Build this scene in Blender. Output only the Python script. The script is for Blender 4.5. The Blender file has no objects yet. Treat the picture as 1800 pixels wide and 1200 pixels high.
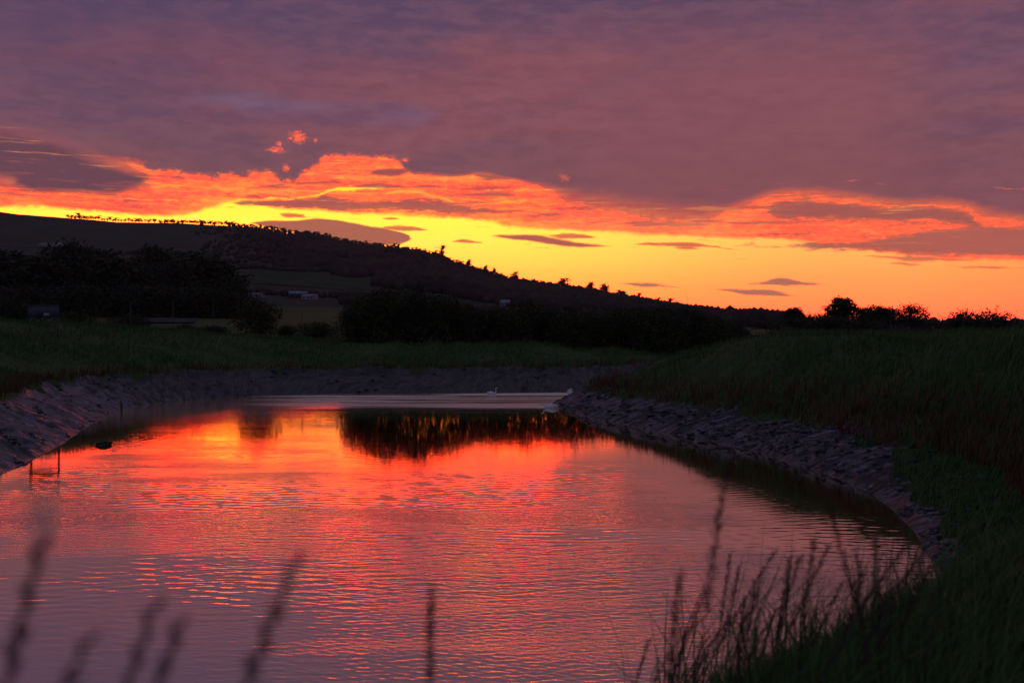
import bpy, bmesh, math, random
import numpy as np
from mathutils import Vector, Matrix

random.seed(7)
RNG = np.random.default_rng(7)
C = bpy.context.scene.collection
scene = bpy.context.scene
F = 1750.0            # focal length of the photograph in its own pixels (1800 wide)
HZ = 575.0            # picture row of the horizon
CAMZ = 5.0

# ------------------------------------------------------------------ camera
cam_d = bpy.data.cameras.new('camera')
cam_d.sensor_width = 36.0
cam_d.lens = 36.0 * F / 1800.0
cam_d.clip_start = 0.05
cam_d.clip_end = 30000.0
cam_d.dof.use_dof = True
cam_d.dof.focus_distance = 60.0
cam_d.dof.aperture_fstop = 3.4
cam = bpy.data.objects.new('camera', cam_d)
C.objects.link(cam)
cam.location = (0, 0, CAMZ)
cam.rotation_euler = (math.radians(90.0) - math.atan((600.0 - HZ) / F), 0, 0)
scene.camera = cam
scene.view_settings.view_transform = 'Standard'
scene.view_settings.look = 'None'
scene.view_settings.exposure = 0.0
scene.view_settings.gamma = 1.0
scene.view_settings.use_curve_mapping = False
scene.cycles.max_bounces = 6
scene.cycles.diffuse_bounces = 2
scene.cycles.glossy_bounces = 3
scene.cycles.transparent_max_bounces = 6
scene.cycles.sample_clamp_indirect = 4.0

def hot(c, *a):
    return lin(c)

def lin(c, k=1.0):
    o = []
    for v in c:
        v = v / 255.0
        o.append(k * (v / 12.92 if v <= 0.04045 else ((v + 0.055) / 1.055) ** 2.4))
    return (o[0], o[1], o[2], 1.0)

# ------------------------------------------------------------------ sky
def azel(px, py):
    a = math.atan2(px - 900.0, F)
    e = math.atan2((HZ - py), math.hypot(px - 900.0, F))
    return math.degrees(a), math.degrees(e)

world = bpy.data.worlds.new('World')
scene.world = world
world.use_nodes = True
wt = world.node_tree
wt.nodes.clear()

class G:
    """small helper for building node graphs"""
    def __init__(s, t): s.t = t
    def n(s, typ, **kw):
        nd = s.t.nodes.new(typ)
        for k, v in kw.items(): setattr(nd, k, v)
        return nd
    def put(s, sock, v):
        if isinstance(v, bpy.types.NodeSocket): s.t.links.new(v, sock)
        elif v is not None: sock.default_value = v
    def m(s, op, a, b=None, c=None, clamp=False):
        nd = s.n('ShaderNodeMath', operation=op, use_clamp=clamp)
        for i, v in enumerate((a, b, c)):
            if v is not None: s.put(nd.inputs[i], v)
        return nd.outputs[0]
    def ss(s, x, a, b):
        nd = s.n('ShaderNodeMapRange', interpolation_type='SMOOTHSTEP')
        s.put(nd.inputs[0], x); s.put(nd.inputs[1], a); s.put(nd.inputs[2], b)
        return nd.outputs[0]
    def mix(s, f, a, b, blend='MIX'):
        nd = s.n('ShaderNodeMix', data_type='RGBA', blend_type=blend)
        s.put(nd.inputs[0], f); s.put(nd.inputs[6], a); s.put(nd.inputs[7], b)
        return nd.outputs[2]
    def vec(s, x, y, z=0.0):
        nd = s.n('ShaderNodeCombineXYZ')
        s.put(nd.inputs[0], x); s.put(nd.inputs[1], y); s.put(nd.inputs[2], z)
        return nd.outputs[0]
    def noise(s, v, scale, detail=4.0, rough=0.55, dist=0.0):
        nd = s.n('ShaderNodeTexNoise')
        s.put(nd.inputs['Vector'], v); nd.inputs['Scale'].default_value = scale
        nd.inputs['Detail'].default_value = detail; nd.inputs['Roughness'].default_value = rough
        nd.inputs['Distortion'].default_value = dist
        return nd.outputs[0]
    def ramp(s, f, stops, interp='LINEAR'):
        nd = s.n('ShaderNodeValToRGB')
        r = nd.color_ramp; r.interpolation = interp
        while len(r.elements) > 1: r.elements.remove(r.elements[-1])
        r.elements[0].position = stops[0][0]; r.elements[0].color = stops[0][1]
        for p, c in stops[1:]:
            e = r.elements.new(p); e.color = c
        s.put(nd.inputs[0], f)
        return nd.outputs[0]
    def curve(s, t, pts):
        nd = s.n('ShaderNodeFloatCurve')
        cv = nd.mapping.curves[0]
        pts = sorted(pts)
        cv.points[0].location = pts[0]; cv.points[-1].location = pts[-1]
        for p in pts[1:-1]: cv.points.new(*p)
        for p in cv.points: p.handle_type = 'AUTO_CLAMPED'
        nd.mapping.update()
        s.put(nd.inputs['Value'], t)
        return nd.outputs[0]

g = G(wt)
dirv = g.n('ShaderNodeTexCoord').outputs['Generated']
sep = g.n('ShaderNodeSeparateXYZ'); g.put(sep.inputs[0], dirv)
DEG = 57.29578
AZ0 = g.m('MULTIPLY', g.m('ARCTAN2', sep.outputs[0], sep.outputs[1]), DEG)
EL0 = g.m('MULTIPLY', g.m('ARCSINE', sep.outputs[2]), DEG)

# wind-drawn distortion of every cloud edge
nv1 = g.vec(g.m('MULTIPLY', AZ0, 0.30), g.m('MULTIPLY', EL0, 1.0))
nv2 = g.vec(g.m('MULTIPLY', AZ0, 1.6), g.m('MULTIPLY', EL0, 3.2), 4.0)
w1 = g.m('SUBTRACT', g.noise(nv1, 0.9, 3.0), 0.5)
w2 = g.m('SUBTRACT', g.noise(nv2, 1.0, 5.0, 0.65), 0.5)
EL = g.m('ADD', EL0, g.m('ADD', g.m('MULTIPLY', w1, 0.45), g.m('MULTIPLY', w2, 0.34)))
AZ = g.m('ADD', AZ0, g.m('MULTIPLY', w1, 1.2))
ELs = g.m('ADD', EL0, g.m('MULTIPLY', w1, 0.22))      # for smooth lens clouds
EMIN, EMAX = -1.0, 22.0

def edge(pts, az=None):
    """elevation of a cloud edge drawn through picture points"""
    ae = [azel(*p) for p in pts]
    a0, a1 = ae[0][0], ae[-1][0]
    t = g.m('DIVIDE', g.m('SUBTRACT', az or AZ, a0), a1 - a0, clamp=True)
    c = g.curve(t, [((a - a0) / (a1 - a0), (e - EMIN) / (EMAX - EMIN)) for a, e in ae])
    return g.m('ADD', g.m('MULTIPLY', c, EMAX - EMIN), EMIN)

wisp = g.noise(g.vec(g.m('MULTIPLY', AZ0, 0.55), g.m('MULTIPLY', EL0, 3.0), 21.0), 1.2, 6.0, 0.66)
wisp = g.m('SUBTRACT', wisp, 0.5)
def band(top, low, soft=0.18, el=None, az=None, rag=0.35):
    T = edge(top, az); L = edge(low, az)
    e = el or EL
    dmin = g.m('MINIMUM', g.m('SUBTRACT', T, e), g.m('SUBTRACT', e, L))
    if rag:
        dmin = g.m('ADD', dmin, g.m('MULTIPLY', g.m('MULTIPLY', wisp, rag), g.ss(dmin, -0.25, 0.05)))
    return g.ss(dmin, 0.0, soft), dmin

def lens(x0, x1, ytop, ylow, y0=None, y1=None, **kw):
    y0 = y0 if y0 is not None else (ytop + ylow) / 2
    y1 = y1 if y1 is not None else (ytop + ylow) / 2
    xm = x0 + (x1 - x0) * 0.42
    kw.setdefault('el', ELs)
    return band([(x0, y0), (x0 + (xm - x0) * 0.5, y0 + (ytop - y0) * .8), (xm, ytop), ((xm + x1) / 2, y1 + (ytop - y1) * .72), (x1, y1)],
                [(x0, y0), (x0 + (xm - x0) * 0.5, y0 + (ylow - y0) * .6), (xm, ylow), ((xm + x1) / 2, y1 + (ylow - y1) * .85), (x1, y1)], **kw)

# upper mauve cloud deck
up = g.ramp(g.m('DIVIDE', g.m('ADD', EL0, g.m('MULTIPLY', w1, 3.0)), 90.0), [
    (0.00, lin((148, 88, 86))), (0.065, lin((140, 86, 92))), (0.11, lin((118, 80, 94))), (0.15, lin((112, 78, 98))),
    (0.205, lin((86, 69, 96))), (0.30, lin((72, 58, 74))), (0.46, lin((84, 82, 104))), (1.0, lin((104, 112, 146)))])
n_p = g.noise(g.vec(g.m('MULTIPLY', AZ0, 0.035), g.m('MULTIPLY', EL0, 0.11), 7.7), 1.6, 6.0, 0.55)
n_q = g.noise(g.vec(g.m('MULTIPLY', AZ0, 0.10), g.m('MULTIPLY', EL0, 0.42), 2.1), 1.5, 8.0, 0.62)
n_r = g.noise(g.vec(g.m('MULTIPLY', AZ0, 0.5), g.m('MULTIPLY', EL0, 1.7), 5.1), 1.0, 6.0, 0.62)
lowdeck = g.ss(EL0, 26.0, 9.0)
up = g.mix(g.m('MULTIPLY', g.ss(n_p, 0.44, 0.66), g.m('MULTIPLY', lowdeck, 0.75)), up, lin((140, 80, 88)))
up = g.mix(g.m('MULTIPLY', g.ss(n_q, 0.46, 0.74), 0.40), up, lin((84, 70, 100)))
up = g.mix(g.m('MULTIPLY', g.ss(n_q, 0.50, 0.28), g.m('MULTIPLY', lowdeck, 0.28)), up, lin((150, 96, 104)))
up = g.mix(g.m('MULTIPLY', g.ss(n_r, 0.42, 0.62), 0.20), up, lin((150, 100, 112)))
up = g.mix(g.m('MULTIPLY', g.m('MULTIPLY', g.ss(n_r, 0.52, 0.34), lowdeck), 0.26), up, lin((92, 66, 84)))
leftcool = g.ss(AZ0, 2.0, -26.0)
up = g.mix(g.m('MULTIPLY', leftcool, g.m('MULTIPLY', g.ss(EL0, 8.0, 15.0), 0.42)), up, lin((76, 66, 98)))
warmR = g.m('MULTIPLY', g.ss(AZ0, -8.0, 12.0), g.m('MULTIPLY', g.ss(EL0, 19.0, 13.0), g.ss(AZ0, 27.0, 18.0)))
up = g.mix(g.m('MULTIPLY', warmR, 0.5), up, lin((148, 84, 88)))
# thin blue-grey gap in the deck
mg, _ = band([(290, 190), (330, 166), (450, 152), (560, 165), (640, 168), (720, 172), (765, 185), (790, 200)],
             [(290, 195), (360, 196), (450, 215), (560, 225), (640, 232), (720, 236), (765, 222), (790, 205)], 1.1)
up = g.mix(g.m('MULTIPLY', g.m('MULTIPLY', mg, g.ss(n_q, 0.80, 0.35)), 0.85), up, lin((116, 96, 126)))
# slightly darker veil just over the glow
veil = g.m('MULTIPLY', g.ss(EL0, 11.5, 8.0), 0.35)
up = g.mix(veil, up, lin((124, 78, 86)))

# the glow: clear evening sky low down
clearL = g.ramp(g.m('DIVIDE', EL0, 8.0, clamp=True), [
    (0.0, hot((255, 132, 76), 1.1)), (0.14, hot((255, 152, 76), 1.2)), (0.30, hot((255, 192, 84), 1.4)), (0.45, hot((255, 216, 90), 1.8)), (0.60, hot((255, 232, 92), 2.1)),
    (0.75, hot((255, 240, 84), 2.4, 1.1)), (1.0, hot((255, 226, 56), 2.4, 1.1))])
clearR = g.ramp(g.m('DIVIDE', EL0, 8.0, clamp=True), [
    (0.0, lin((236, 122, 84))), (0.10, lin((250, 138, 86))), (0.25, lin((255, 156, 88))), (0.40, lin((255, 168, 92))),
    (0.6, lin((255, 184, 98))), (1.0, lin((255, 170, 84)))])
clear = g.mix(g.ss(AZ0, -4.0, 19.0), clearL, clearR)
clear = g.mix(g.m('MULTIPLY', g.ss(AZ0, 20.0, 30.0), 0.3), clear, lin((226, 120, 76)))
# orange lit cloud zone
n_s = g.noise(g.vec(g.m('MULTIPLY', AZ, 0.22), g.m('MULTIPLY', EL, 2.3), 9.0), 1.0, 7.0, 0.62)
n_t = g.noise(g.vec(g.m('MULTIPLY', AZ, 0.9), g.m('MULTIPLY', EL, 4.4), 3.0), 1.3, 6.0, 0.7)
ncl = g.m('ADD', g.m('MULTIPLY', n_s, 0.68), g.m('MULTIPLY', n_t, 0.32))
orange = g.ramp(g.ss(ncl, 0.30, 0.70), [
    (0.0, hot((196, 86, 76), 1.5)), (0.25, hot((228, 92, 74), 1.7)), (0.45, hot((250, 100, 70))), (0.62, hot((255, 112, 68))),
    (0.8, hot((255, 134, 74))), (1.0, hot((255, 160, 76)))])
midpale = g.m('MULTIPLY', g.m('MULTIPLY', g.ss(AZ0, -3.0, 4.0), g.ss(AZ0, 16.0, 12.0)), g.ss(EL0, 7.0, 5.6))
orange = g.mix(g.m('MULTIPLY', midpale, 0.5), orange, hot((252, 138, 86), 1.2))
rightdull = g.ss(AZ0, 6.0, 22.0)
orange = g.mix(g.m('MULTIPLY', rightdull, 0.6), orange, lin((222, 108, 74)))
B2 = [(0, 362), (60, 362), (150, 370), (250, 376), (330, 374), (385, 358), (430, 352), (480, 365), (560, 368), (640, 373),
      (700, 376), (800, 380), (850, 388), (900, 397), (1000, 402), (1100, 408), (1200, 411), (1300, 414), (1400, 421), (1500, 436), (1600, 448),
      (1700, 453), (1800, 456)]
b2 = edge(B2)
ymask = g.ss(g.m('SUBTRACT', b2, EL), -0.06, 0.22)
# secondary transition: orange turning yellow just above the clear strip
near2 = g.m('MULTIPLY', g.ss(g.m('SUBTRACT', EL, b2), 1.3, 0.0), g.ss(ncl, 0.36, 0.58))
near2 = g.m('MULTIPLY', g.m('MULTIPLY', near2, g.ss(AZ0, 6.0, -1.0)), g.ss(AZ0, -20.0, -15.5))
orange = g.mix(g.m('MULTIPLY', near2, 0.35), orange, hot((255, 190, 62)))
n_h = g.noise(g.vec(g.m('MULTIPLY', AZ0, 0.8), g.m('MULTIPLY', EL0, 1.5), 15.0), 2.4, 7.0, 0.72)
orange = g.mix(g.m('MULTIPLY', g.ss(n_h, 0.50, 0.36), 0.42), orange, hot((214, 84, 72), 1.5))
orange = g.mix(g.m('MULTIPLY', g.ss(n_h, 0.52, 0.66), 0.38), orange, hot((255, 142, 84)))
glow = g.mix(ymask, orange, clear)
# vivid yellow streaks
ys, _ = band([(380, 354), (420, 348), (470, 346), (520, 346), (560, 340), (580, 331), (640, 327), (700, 332)],
             [(380, 356), (420, 354), (470, 352), (520, 352), (560, 347), (580, 340), (640, 336), (700, 334)], 0.14)
glow = g.mix(ys, glow, lin((255, 214, 44), 1.1))
ys2, _ = band([(640, 336), (720, 334), (770, 344), (820, 356), (880, 352), (960, 352)],
              [(640, 340), (720, 342), (770, 352), (820, 362), (880, 360), (960, 354)], 0.14)
glow = g.mix(g.m('MULTIPLY', ys2, 0.7), glow, lin((255, 170, 60)))

B1 = [(0, 216), (60, 224), (110, 236), (150, 252), (180, 266), (215, 275), (250, 283), (262, 292), (300, 293), (345, 299), (365, 301),
      (405, 298), (420, 304), (452, 293), (478, 300), (500, 308), (518, 308), (530, 298), (545, 290), (556, 280), (572, 268), (600, 264), (650, 266),
      (690, 267), (706, 280), (722, 294), (760, 303), (800, 307), (850, 304), (900, 310), (950, 320)]
B1b = [(950, 320), (1000, 332), (1060, 342), (1150, 354), (1250, 360), (1310, 349), (1350, 334),
       (1420, 330), (1480, 335), (1540, 343), (1600, 349), (1640, 348), (1690, 352), (1740, 366), (1800, 378)]
softR = g.m('MULTIPLY', g.ss(AZ0, 11.5, 14.5), 0.30)
b1 = g.m('ADD', edge(B1), g.m('SUBTRACT', edge(B1b), azel(950, 320)[1]))
vor = g.n('ShaderNodeTexVoronoi', feature='SMOOTH_F1'); g.put(vor.inputs['Vector'], g.vec(g.m('MULTIPLY', AZ0, 1.5), g.m('MULTIPLY', EL0, 2.0), 1.0))
vor.inputs['Scale'].default_value = 1.25; vor.inputs['Detail'].default_value = 2.0; vor.inputs['Roughness'].default_value = 0.6
n_f = g.noise(g.vec(AZ0, g.m('MULTIPLY', EL0, 1.3), 11.0), 3.2, 6.0, 0.7)
bill = g.m('ADD', g.m('MULTIPLY', g.m('SUBTRACT', 0.42, vor.outputs['Distance']), 0.85), g.m('MULTIPLY', g.m('SUBTRACT', n_f, 0.5), 1.1))
cumul = g.m('MULTIPLY', g.ss(AZ0, -23.0, -19.5), g.ss(AZ0, -4.5, -7.0))
b1 = g.m('ADD', b1, g.m('ADD', g.m('MULTIPLY', w2, 0.25), g.m('MULTIPLY', g.m('MULTIPLY', bill, cumul), 0.42)))
softB = g.m('ADD', g.m('ADD', 0.30, softR), g.m('MULTIPLY', g.m('MULTIPLY', g.ss(AZ0, 1.0, 5.0), g.ss(AZ0, 13.0, 10.5)), 1.4))
omask = g.ss(g.m('DIVIDE', g.m('SUBTRACT', b1, EL), softB), -0.3, 1.0)
leftfade = g.ss(AZ0, -27.5, -21.5)
leftdim = g.m('MULTIPLY', g.ss(AZ0, -19.4, -23.4), g.ss(EL0, 6.9, 8.0))
sky = g.mix(g.m('MULTIPLY', omask, g.m('SUBTRACT', 1.0, g.m('MULTIPLY', leftdim, 0.93))), up, glow)

# dark cloud bodies inside the glow
dark = g.ramp(g.m('DIVIDE', EL0, 12.0, clamp=True), [
    (0.0, lin((196, 112, 88))), (0.2, lin((190, 112, 90))), (0.38, lin((200, 104, 84))), (0.55, lin((176, 92, 84))), (0.72, lin((132, 78, 86))), (1.0, lin((96, 70, 94)))])
dark = g.mix(g.m('MULTIPLY', g.ss(ncl, 0.42, 0.66), 0.22), dark, lin((222, 104, 78)))
rim = lin((248, 92, 56))
def add_cloud(sky, md, col=None, k=1.0, rimw=0.22, rimk=0.5):
    m, d = md
    sky = g.mix(g.m('MULTIPLY', m, k), sky, col or dark)
    if rimk:
        r = g.m('MULTIPLY', g.m('MULTIPLY', m, g.ss(d, rimw, 0.05)), rimk)
        sky = g.mix(r, sky, rim)
    return sky

wedge = band([(-260, 196), (0, 228), (60, 238), (100, 248), (140, 264), (175, 280), (210, 291), (250, 300), (276, 312)],
             [(-260, 250), (0, 318), (20, 322), (38, 334), (70, 345), (150, 347), (205, 348), (242, 335), (276, 312)], 0.55, rag=0.4)
sky = add_cloud(sky, wedge, lin((104, 70, 84)), 0.97, 0.4, 0.05)
sky = add_cloud(sky, lens(-40, 80, 302, 309, 300, 305, soft=0.2), lin((190, 92, 80)), 0.6, 0.1, 0)
sky = add_cloud(sky, band([(400, 357), (440, 351), (500, 348), (552, 347), (570, 341), (600, 345), (640, 352), (700, 349), (760, 350), (830, 362), (900, 366), (950, 368)],
                          [(400, 357), (450, 364), (520, 369), (600, 371), (700, 373), (800, 379), (850, 381), (900, 375), (950, 369)], 0.22, rag=0.9), None, 0.88)
sky = add_cloud(sky, band([(436, 391), (470, 387), (520, 386), (560, 383), (600, 386), (640, 395), (690, 403), (712, 412), (724, 421)],
                          [(436, 392), (470, 400), (520, 410), (560, 418), (600, 424), (640, 430), (690, 432), (712, 428), (724, 421)], 0.12, el=ELs, rag=0.15), lin((178, 98, 84)), 0.97, 0.12, 0.3)
for a in [(478, 546, 373, 384, 376, 384), (665, 758, 396, 408, 400, 405), (786, 852, 421, 430, 426, 427), (668, 704, 382, 388, 384, 385), (905, 960, 386, 392, 389, 390),
          (948, 1052, 410, 421, 413, 418), (1105, 1300, 424, 436, 429, 438), (1170, 1240, 434, 440, 436, 438),
          (1225, 1262, 420, 424, 422, 422)]:
    sky = add_cloud(sky, lens(*a, soft=0.1), lin((214, 110, 78)), 0.9, 0.15, 0.4)
sky = add_cloud(sky, band([(860, 415), (880, 410), (920, 410), (960, 414), (1000, 421), (1050, 428), (1086, 431)],
                          [(860, 415), (880, 419), (920, 425), (960, 431), (1000, 435), (1050, 436), (1086, 432)], 0.16, el=ELs, rag=0.2), lin((184, 98, 84)), 1.0, 0.16, 0.75)
for a in [(640, 735, 292, 314, 312, 294), (812, 912, 303, 320, 305, 316), (620, 690, 333, 342, 340, 336), (450, 530, 322, 334, 330, 328)]:
    sky = add_cloud(sky, lens(*a, soft=0.3), lin((140, 80, 82)), 0.85, 0.3, 0.1)
sky = add_cloud(sky, band([(1335, 366), (1370, 352), (1430, 349), (1500, 354), (1600, 361), (1680, 366), (1704, 374), (1722, 390), (1740, 394), (1800, 396), (2100, 400)],
                          [(1335, 368), (1360, 382), (1420, 387), (1500, 388), (1600, 391), (1680, 396), (1704, 400), (1722, 408), (1740, 416), (1800, 424), (2100, 430)], 0.34, rag=0.8), lin((164, 90, 84)), 0.95, 0.25, 0.05)
sky = add_cloud(sky, band([(1285, 432), (1320, 424), (1350, 431), (1430, 424), (1500, 424), (1560, 417), (1600, 408), (1640, 402), (1700, 397), (1800, 400), (2100, 400)],
                          [(1285, 433), (1330, 436), (1400, 440), (1500, 444), (1560, 447), (1600, 450), (1700, 453), (1760, 454), (1800, 453), (2100, 456)], 0.28, rag=0.7), lin((180, 98, 86)), 0.93, 0.2, 0.08)
sky = add_cloud(sky, lens(1580, 1660, 383, 390, 387, 388, soft=0.12), lin((248, 112, 76)), 0.9, 0.1, 0)
for a in [(1505, 1745, 450, 460, 451, 460), (1552, 1625, 461, 467, 464, 466), (1655, 1830, 466, 473, 467, 473), (1110, 1260, 390, 400, 396, 396),
          (1180, 1330, 362, 372, 370, 368)]:
    sky = add_cloud(sky, lens(*a, soft=0.1), lin((214, 122, 82)), 0.85, 0.1, 0.2)
for a in [(1084, 1208, 496, 506, 498, 508), (1192, 1236, 504, 507, 504, 507), (1252, 1424, 506, 521, 508, 522), (1292, 1465, 495, 503, 500, 501), (1340, 1412, 488, 502, 496, 499),
          (1345, 1390, 484, 487, 484, 487)]:
    sky = add_cloud(sky, lens(*a, soft=0.14), lin((186, 116, 96)), 0.95, 0.1, 0.05)
# broken dusky streaks through the lit cloud
n_k = g.noise(g.vec(g.m('MULTIPLY', AZ0, 0.16), g.m('MULTIPLY', EL0, 2.0), 33.0), 1.15, 7.0, 0.62)
inb = g.m('MULTIPLY', g.ss(g.m('SUBTRACT', b1, EL), 0.0, 0.5), g.ss(g.m('SUBTRACT', EL, b2), 0.1, 0.5))
sky = g.mix(g.m('MULTIPLY', g.m('MULTIPLY', inb, g.ss(n_k, 0.53, 0.66)), 0.62), sky, dark)
n_l = g.noise(g.vec(g.m('MULTIPLY', AZ0, 0.2), g.m('MULTIPLY', EL0, 3.4), 43.0), 1.3, 7.0, 0.66)
sky = g.mix(g.m('MULTIPLY', g.m('MULTIPLY', inb, g.ss(n_l, 0.56, 0.70)), 0.55), sky, hot((255, 150, 86), 2.0))
# small lit puffs
def puff(cx, cy, rx, ry, seed):
    ca, ce = azel(cx, cy); ra, re = rx / 30.5, ry / 30.5
    u = g.m('DIVIDE', g.m('SUBTRACT', AZ0, ca), ra); v = g.m('DIVIDE', g.m('SUBTRACT', EL0, ce), re)
    d = g.m('SQRT', g.m('ADD', g.m('MULTIPLY', u, u), g.m('MULTIPLY', v, v)))
    n = g.noise(g.vec(g.m('MULTIPLY', AZ0, 3.2), g.m('MULTIPLY', EL0, 4.5), seed), 1.6, 6.0, 0.7)
    return g.ss(g.m('ADD', d, g.m('MULTIPLY', g.m('SUBTRACT', n, 0.5), 2.9)), 1.05, 0.15)
for p in [(524, 242, 19, 13, 1.0), (487, 265, 18, 7, 2.0), (492, 254, 7, 7, 3.0), (504, 296, 9, 9, 6.0), (556, 248, 6, 5, 6.5), (712, 282, 8, 5, 7.0)]:
    sky = g.mix(g.m('MULTIPLY', puff(*p), 0.88), sky, lin((244, 104, 76)))
sky = g.mix(g.m('MULTIPLY', puff(992, 313, 12, 8, 8.0), 0.7), sky, lin((216, 100, 80)))
for a in [(1480, 1512, 317, 321), (1535, 1580, 319, 323), (1650, 1700, 318, 324), (1738, 1830, 326, 331), (1125, 1175, -6, 4)]:
    sky = add_cloud(sky, lens(*a, soft=0.12, el=EL), lin((226, 100, 78)), 0.75, 0.1, 0)
# fade the glow to dusk away from the sunset, all round the horizon
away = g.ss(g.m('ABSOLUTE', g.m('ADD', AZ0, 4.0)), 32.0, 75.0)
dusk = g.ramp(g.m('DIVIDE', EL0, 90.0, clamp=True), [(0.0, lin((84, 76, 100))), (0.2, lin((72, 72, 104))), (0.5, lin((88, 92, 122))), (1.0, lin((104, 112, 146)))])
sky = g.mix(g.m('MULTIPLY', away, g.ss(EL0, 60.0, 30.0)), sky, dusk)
# the physical twilight sky behind the thin cloud overhead
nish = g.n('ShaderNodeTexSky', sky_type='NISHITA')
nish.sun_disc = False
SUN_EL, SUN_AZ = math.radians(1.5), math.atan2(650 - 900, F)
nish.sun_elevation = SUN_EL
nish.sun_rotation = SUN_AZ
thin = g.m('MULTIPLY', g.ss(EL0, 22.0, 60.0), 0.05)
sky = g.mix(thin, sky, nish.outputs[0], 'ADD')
# the lit part of the sky is far brighter than the picture can hold: its red runs past white
sp = g.n('ShaderNodeSeparateColor'); g.put(sp.inputs[0], sky)
hotk = g.ss(sp.outputs[0], 0.72, 1.0)
cb = g.n('ShaderNodeCombineColor')
g.put(cb.inputs[0], g.m('MULTIPLY', sp.outputs[0], g.m('ADD', 1.0, g.m('MULTIPLY', hotk, 3.9))))
g.put(cb.inputs[1], g.m('MULTIPLY', sp.outputs[1], g.m('ADD', 1.0, g.m('MULTIPLY', hotk, 0.24))))
g.put(cb.inputs[2], sp.outputs[2])
sky = cb.outputs[0]
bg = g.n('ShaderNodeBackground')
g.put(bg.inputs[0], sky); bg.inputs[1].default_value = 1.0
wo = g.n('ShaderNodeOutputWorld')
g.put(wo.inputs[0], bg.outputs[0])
world.cycles.sampling_method = 'MANUAL'
world.cycles.sample_map_resolution = 1024

# the sun itself stands behind the down: only its last light
sun_d = bpy.data.lights.new('sun', 'SUN')
sun_d.energy = 0.12
sun_d.angle = math.radians(6)
sun_d.color = (1.0, 0.5, 0.25)
sun = bpy.data.objects.new('sun', sun_d)
C.objects.link(sun)
sdir = Vector((math.sin(SUN_AZ) * math.cos(SUN_EL), math.cos(SUN_AZ) * math.cos(SUN_EL), math.sin(SUN_EL)))
sun.rotation_euler = (-sdir).to_track_quat('-Z', 'Y').to_euler()

# ------------------------------------------------------------------ helpers
def mesh_np(name, V, faces, mats, mat_idx=None, smooth=False):
    """faces: (n,k) int array or list of such arrays"""
    me = bpy.data.meshes.new(name)
    V = np.asarray(V, dtype=np.float32)
    if isinstance(faces, np.ndarray): faces = [faces]
    faces = [f for f in faces if len(f)]
    tot = sum(f.size for f in faces); nf = sum(len(f) for f in faces)
    me.vertices.add(len(V)); me.vertices.foreach_set('co', V.ravel())
    me.loops.add(tot); me.polygons.add(nf)
    me.loops.foreach_set('vertex_index', np.concatenate([f.ravel() for f in faces]).astype(np.int32))
    ls = []; s = 0
    for f in faces:
        k = f.shape[1]
        ls.append(np.arange(len(f)) * k + s); s += f.size
    me.polygons.foreach_set('loop_start', np.concatenate(ls).astype(np.int32))
    if mat_idx is not None: me.polygons.foreach_set('material_index', np.asarray(mat_idx, dtype=np.int32))
    if smooth: me.polygons.foreach_set('use_smooth', np.ones(nf, dtype=bool))
    me.update(calc_edges=True)
    for m in (mats if isinstance(mats, (list, tuple)) else [mats]): me.materials.append(m)
    return me

def link(name, me, parent=None, loc=None, rot=None, scale=None):
    o = bpy.data.objects.new(name, me)
    C.objects.link(o)
    if parent is not None: o.parent = parent
    if loc is not None: o.location = loc
    if rot is not None: o.rotation_euler = rot
    if scale is not None: o.scale = scale
    return o

def tag(o, label=None, cat=None, group=None, kind=None):
    if label: o['label'] = label
    if cat: o['category'] = cat
    if group: o['group'] = group
    if kind: o['kind'] = kind
    return o

def empty(name, loc, rz=0.0, sc=1.0):
    o = bpy.data.objects.new(name, None)
    C.objects.link(o); o.location = loc; o.rotation_euler = (0, 0, rz); o.scale = (sc, sc, sc)
    o.empty_display_size = 0.3
    return o

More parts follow.
